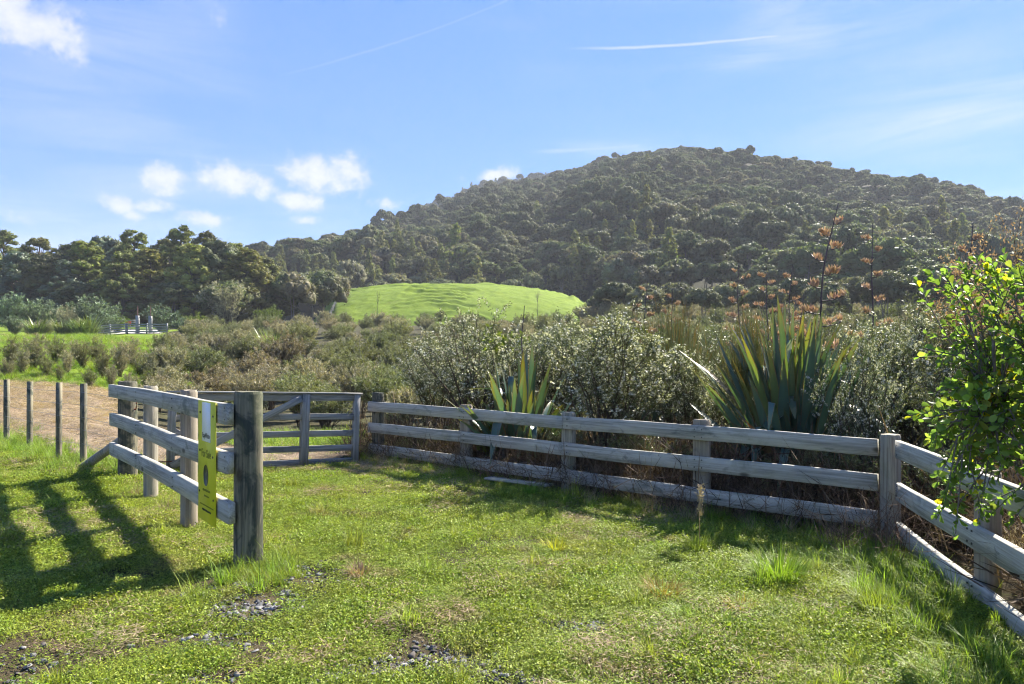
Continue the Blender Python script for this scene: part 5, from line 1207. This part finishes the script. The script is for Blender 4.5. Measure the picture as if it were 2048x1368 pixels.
    scatter('rank_grass', np.stack([P[:, 0], P[:, 1], z - .01], 1), np.stack([0 * s, 0 * s, r.uniform(0, 6.28, len(s))], 1), np.stack([s, s, s], 1), P[:, 2].astype(int), KG, 'long rank grass, weeds and dry stalks along the fence lines')
    # dead brush under the shrubs behind both fences
    n = 560; q = r.uniform(.1, 9.5, n); o = np.abs(r.normal(size=n)) * 1.0 + .45; x = MA[0] + MD[0] * q + MN[0] * o; y = MA[1] + MD[1] * q + MN[1] * o
    k = (q > 1.8) | (r.random(n) < .35); x, y = x[k], y[k]; n2 = 130; yy = r.uniform(1.5, 6, n2); xx = 3.3 - (5.9 - yy) * .245 + .45 + np.abs(r.normal(size=n2)) * .6
    x = np.append(x, xx); y = np.append(y, yy); s = r.uniform(.6, 1.5, len(x))
    scatter('dead_brush', np.stack([x, y, height(x, y) + r.uniform(0, .15, len(x))], 1), np.stack([r.normal(size=len(x)) * .3, r.normal(size=len(x)) * .3, r.uniform(0, 6.28, len(x))], 1), np.stack([s, s, s * .9], 1), np.where(r.random(len(x)) < .8, 13, 14), KG, 'tangle of dead brown twigs under the shrubs behind the fences')
    # straw on the mulched track
    n = 9000; x = r.uniform(-26, -2, n); y = r.uniform(9, 30, n); k = inpoly(x, y, MULCH); x, y = x[k], y[k]; s = r.uniform(.8, 1.8, len(x)) * np.interp(y, [9, 30], [1, 2])
    scatter('straw_mulch', np.stack([x, y, height(x, y) + .07], 1), np.stack([r.normal(size=len(x)) * .2, r.normal(size=len(x)) * .2, r.uniform(0, 6.28, len(x))], 1), np.stack([s, s, s], 1), r.integers(8, 10, len(x)), KG, 'pale straw strewn over the mulched track')
    # rough pasture grass further off on the left
    n = 5200; y = r.uniform(25, 75, n) ** 1.0; x = y * r.uniform(-.95, -.47, n); s = r.uniform(1.0, 2.2, n) * np.interp(y, [25, 75], [1, 1.9])
    k = ~inpoly(x, y, MULCH); x, y, s = x[k], y[k], s[k]
    scatter('pasture_grass', np.stack([x, y, height(x, y) + .05], 1), np.stack([0 * s, 0 * s, r.uniform(0, 6.28, len(s))], 1), np.stack([s, s, s * .6], 1), r.choice([10, 11, 10, 14], len(s), p=[.4, .4, .17, .03]), KG, 'rough green pasture grass beyond the mulched track')
lawn_cover()

def tufts():
    r = np.random.default_rng(55)
    def tuft(name, label, px, py, n, l, spread, col, mat=None, lean=.5):
        x, y = unproj(px, py, -.12); z = H(x, y); mb = MB(); a = r.uniform(0, 6.28, n); D = np.stack([np.cos(a), np.sin(a), 0 * a], 1); q = spread * np.sqrt(r.random(n))
        add_blades(mb, D * q[:, None] * .5, D, np.array([0, 0, 1.]), r.uniform(l * .5, l, n), .0075, r.uniform(.1, lean, n), np.array(col) * r.uniform(.7, 1.3, (n, 1)), seg=3)
        tag(link(name, mb.mesh(name, mat or M_past_g), None, (x, y, z)), label, 'grass tuft', 'grass tufts on the lawn')
    tuft('grass_tuft', 'large bright grass tuft on the lawn before the corner post', 1560, 1155, 420, .36, .30, (1.1, 1.15, 1), None, .6)
    tuft('grass_tuft', 'rank grass tuft at the foot of the thick gatepost', 470, 1125, 110, .17, .2, (.85, .9, 1), M_grass); tuft('grass_tuft', 'reddish flattened grass tuft in the middle of the lawn', 1325, 1195, 170, .20, .2, (1.3, .75, .9), M_grass, .9)
    tuft('grass_tuft', 'yellowish grass tuft below the fence shadow', 1110, 1095, 130, .18, .2, (1.5, 1.1, .8), M_grass, .8); tuft('grass_tuft', 'wispy straw coloured tuft near the gravel', 720, 1160, 150, .20, .14, (.8, .8, .7), M_dry, 1.0)
    tuft('grass_tuft', 'pale loose grass tuft at the lower right of the lawn', 1760, 1225, 200, .26, .25, (1.2, 1.1, 1.1), None, .8); tuft('grass_tuft', 'grass tuft with a seed head under the long fence', 1395, 1095, 150, .26, .14, (1, .95, .9))
    tuft('grass_tuft', 'green grass tuft growing through the bottom rail', 1060, 985, 150, .26, .16, (.95, 1.1, 1)); tuft('grass_tuft', 'dark red brown tuft beside the low lawn edge', 1480, 1225, 110, .13, .18, (1.3, .75, .9), M_grass, .9)
    # seed head plume
    x, y = unproj(1398, 1080, -.12); mb = MB(); n = 160; t_ = r.random(n); addtube(mb, [[0, 0, 0], [.005, 0, .3], [.015, 0, .52]], [.003, .002, .001], 4)
    P = np.stack([.013 * t_ + .004, 0 * t_, .26 + .27 * t_], 1) + r.normal(size=(n, 3)) * .012; mb.add(*cards(P, nrm(rv(n, r) + [0, 0, 1]), rv(n, r), .03, .008)); tag(link('seed_head', mb.mesh('seed_head', M_dry), None, (x, y, H(x, y))), 'pale feathery seed head standing before the bottom rail', 'weed')
    # dry bramble tangle at the corner post
    mb = MB()
    for k in range(150):
        b = np.array([3.12, 5.75, 0]) + np.array([r.normal() * .25, r.normal() * .22, 0]); b[2] = H(b[0], b[1]); h = r.uniform(.2, .75); o = r.normal(size=2) * .22
        q = np.linspace(0, 1, 6)[:, None]; path = b + np.concatenate([o * q ** 1.5 + r.normal(size=(6, 2)) * .015, h * (q - .25 * q ** 3)], 1); addtube(mb, path, .0035 * (1 - .6 * q[:, 0]), 3, np.ones(3) * r.uniform(.8, 2.4))
    tag(link('bramble_tangle', mb.mesh('bramble_tangle', M_dead), None), 'tangle of dry pale stalks around the corner post', 'weeds')
    # slate chips in the worn patches
    mb = MB(); K = []
    for k in range(5):
        rr = np.random.default_rng(k); m2 = MB(); a = np.sort(rr.uniform(0, 6.28, 7)); q = rr.uniform(.7, 1.2, 7); top = np.stack([np.cos(a) * q, np.sin(a) * q * .7, np.full(7, .22) + rr.normal(size=7) * .07], 1); bot = top * [1.1, 1.1, 0] - [0, 0, .15]
        i = np.arange(7); j = (i + 1) % 7; m2.add(np.concatenate([bot, top]), np.stack([i, j, j + 7, i + 7], 1)); m2.F.append(np.array([i + 7])); K.append(m2.mesh('stone', plainmat('slate %d' % k, [(.075, .077, .082), (.11, .112, .118), (.15, .148, .15), (.10, .088, .08), (.24, .235, .23)][k], .9, .12)))
    X = []
    for bx, by, s in BW:
        m = int(230 * s / .3); X.append(np.stack([bx + r.normal(size=m) * s * .85, by + r.normal(size=m) * s * .45], 1))
    X.append(np.stack([r.uniform(-2.5, 1.5, 160), r.uniform(2.4, 6, 160)], 1)); X = np.concatenate(X); z = height(X[:, 0], X[:, 1]) + near_bumps(X[:, 0], X[:, 1]); s = .004 + .026 * r.random(len(X)) ** 3.4
    scatter('slate_gravel', np.stack([X[:, 0], X[:, 1], z + .004], 1), np.stack([r.normal(size=len(X)) * .35, r.normal(size=len(X)) * .35, r.uniform(0, 6.28, len(X))], 1), np.stack([s, s, s], 1), r.integers(0, 5, len(X)), K, 'grey slate chips in the worn patches of the lawn')
tufts()

# ------------------------------------------------------------------ air
def haze():
    mb = MB(); x0, x1, y0, y1, z0, z1 = -1500, 1500, -1500, 1500, -8, 205
    V = np.array([[x, y, z] for z in (z0, z1) for y in (y0, y1) for x in (x0, x1)], float)
    mb.add(V, [[0, 2, 3, 1], [4, 5, 7, 6], [0, 1, 5, 4], [2, 6, 7, 3], [0, 4, 6, 2], [1, 3, 7, 5]])
    m = bpy.data.materials.new('haze'); m.use_nodes = True; t = NT(m.node_tree); t.n.clear()
    out = t.node('ShaderNodeOutputMaterial'); v = t.node('ShaderNodeVolumePrincipled'); v.inputs['Density'].default_value = .00025; v.inputs['Color'].default_value = (.86, .91, 1, 1); v.inputs['Anisotropy'].default_value = .1
    t.l.new(v.outputs[0], out.inputs['Volume']); o = link('haze', mb.mesh('haze', m)); tag(o, 'thin bright haze in the air before the hill', None, None, 'stuff')
haze()
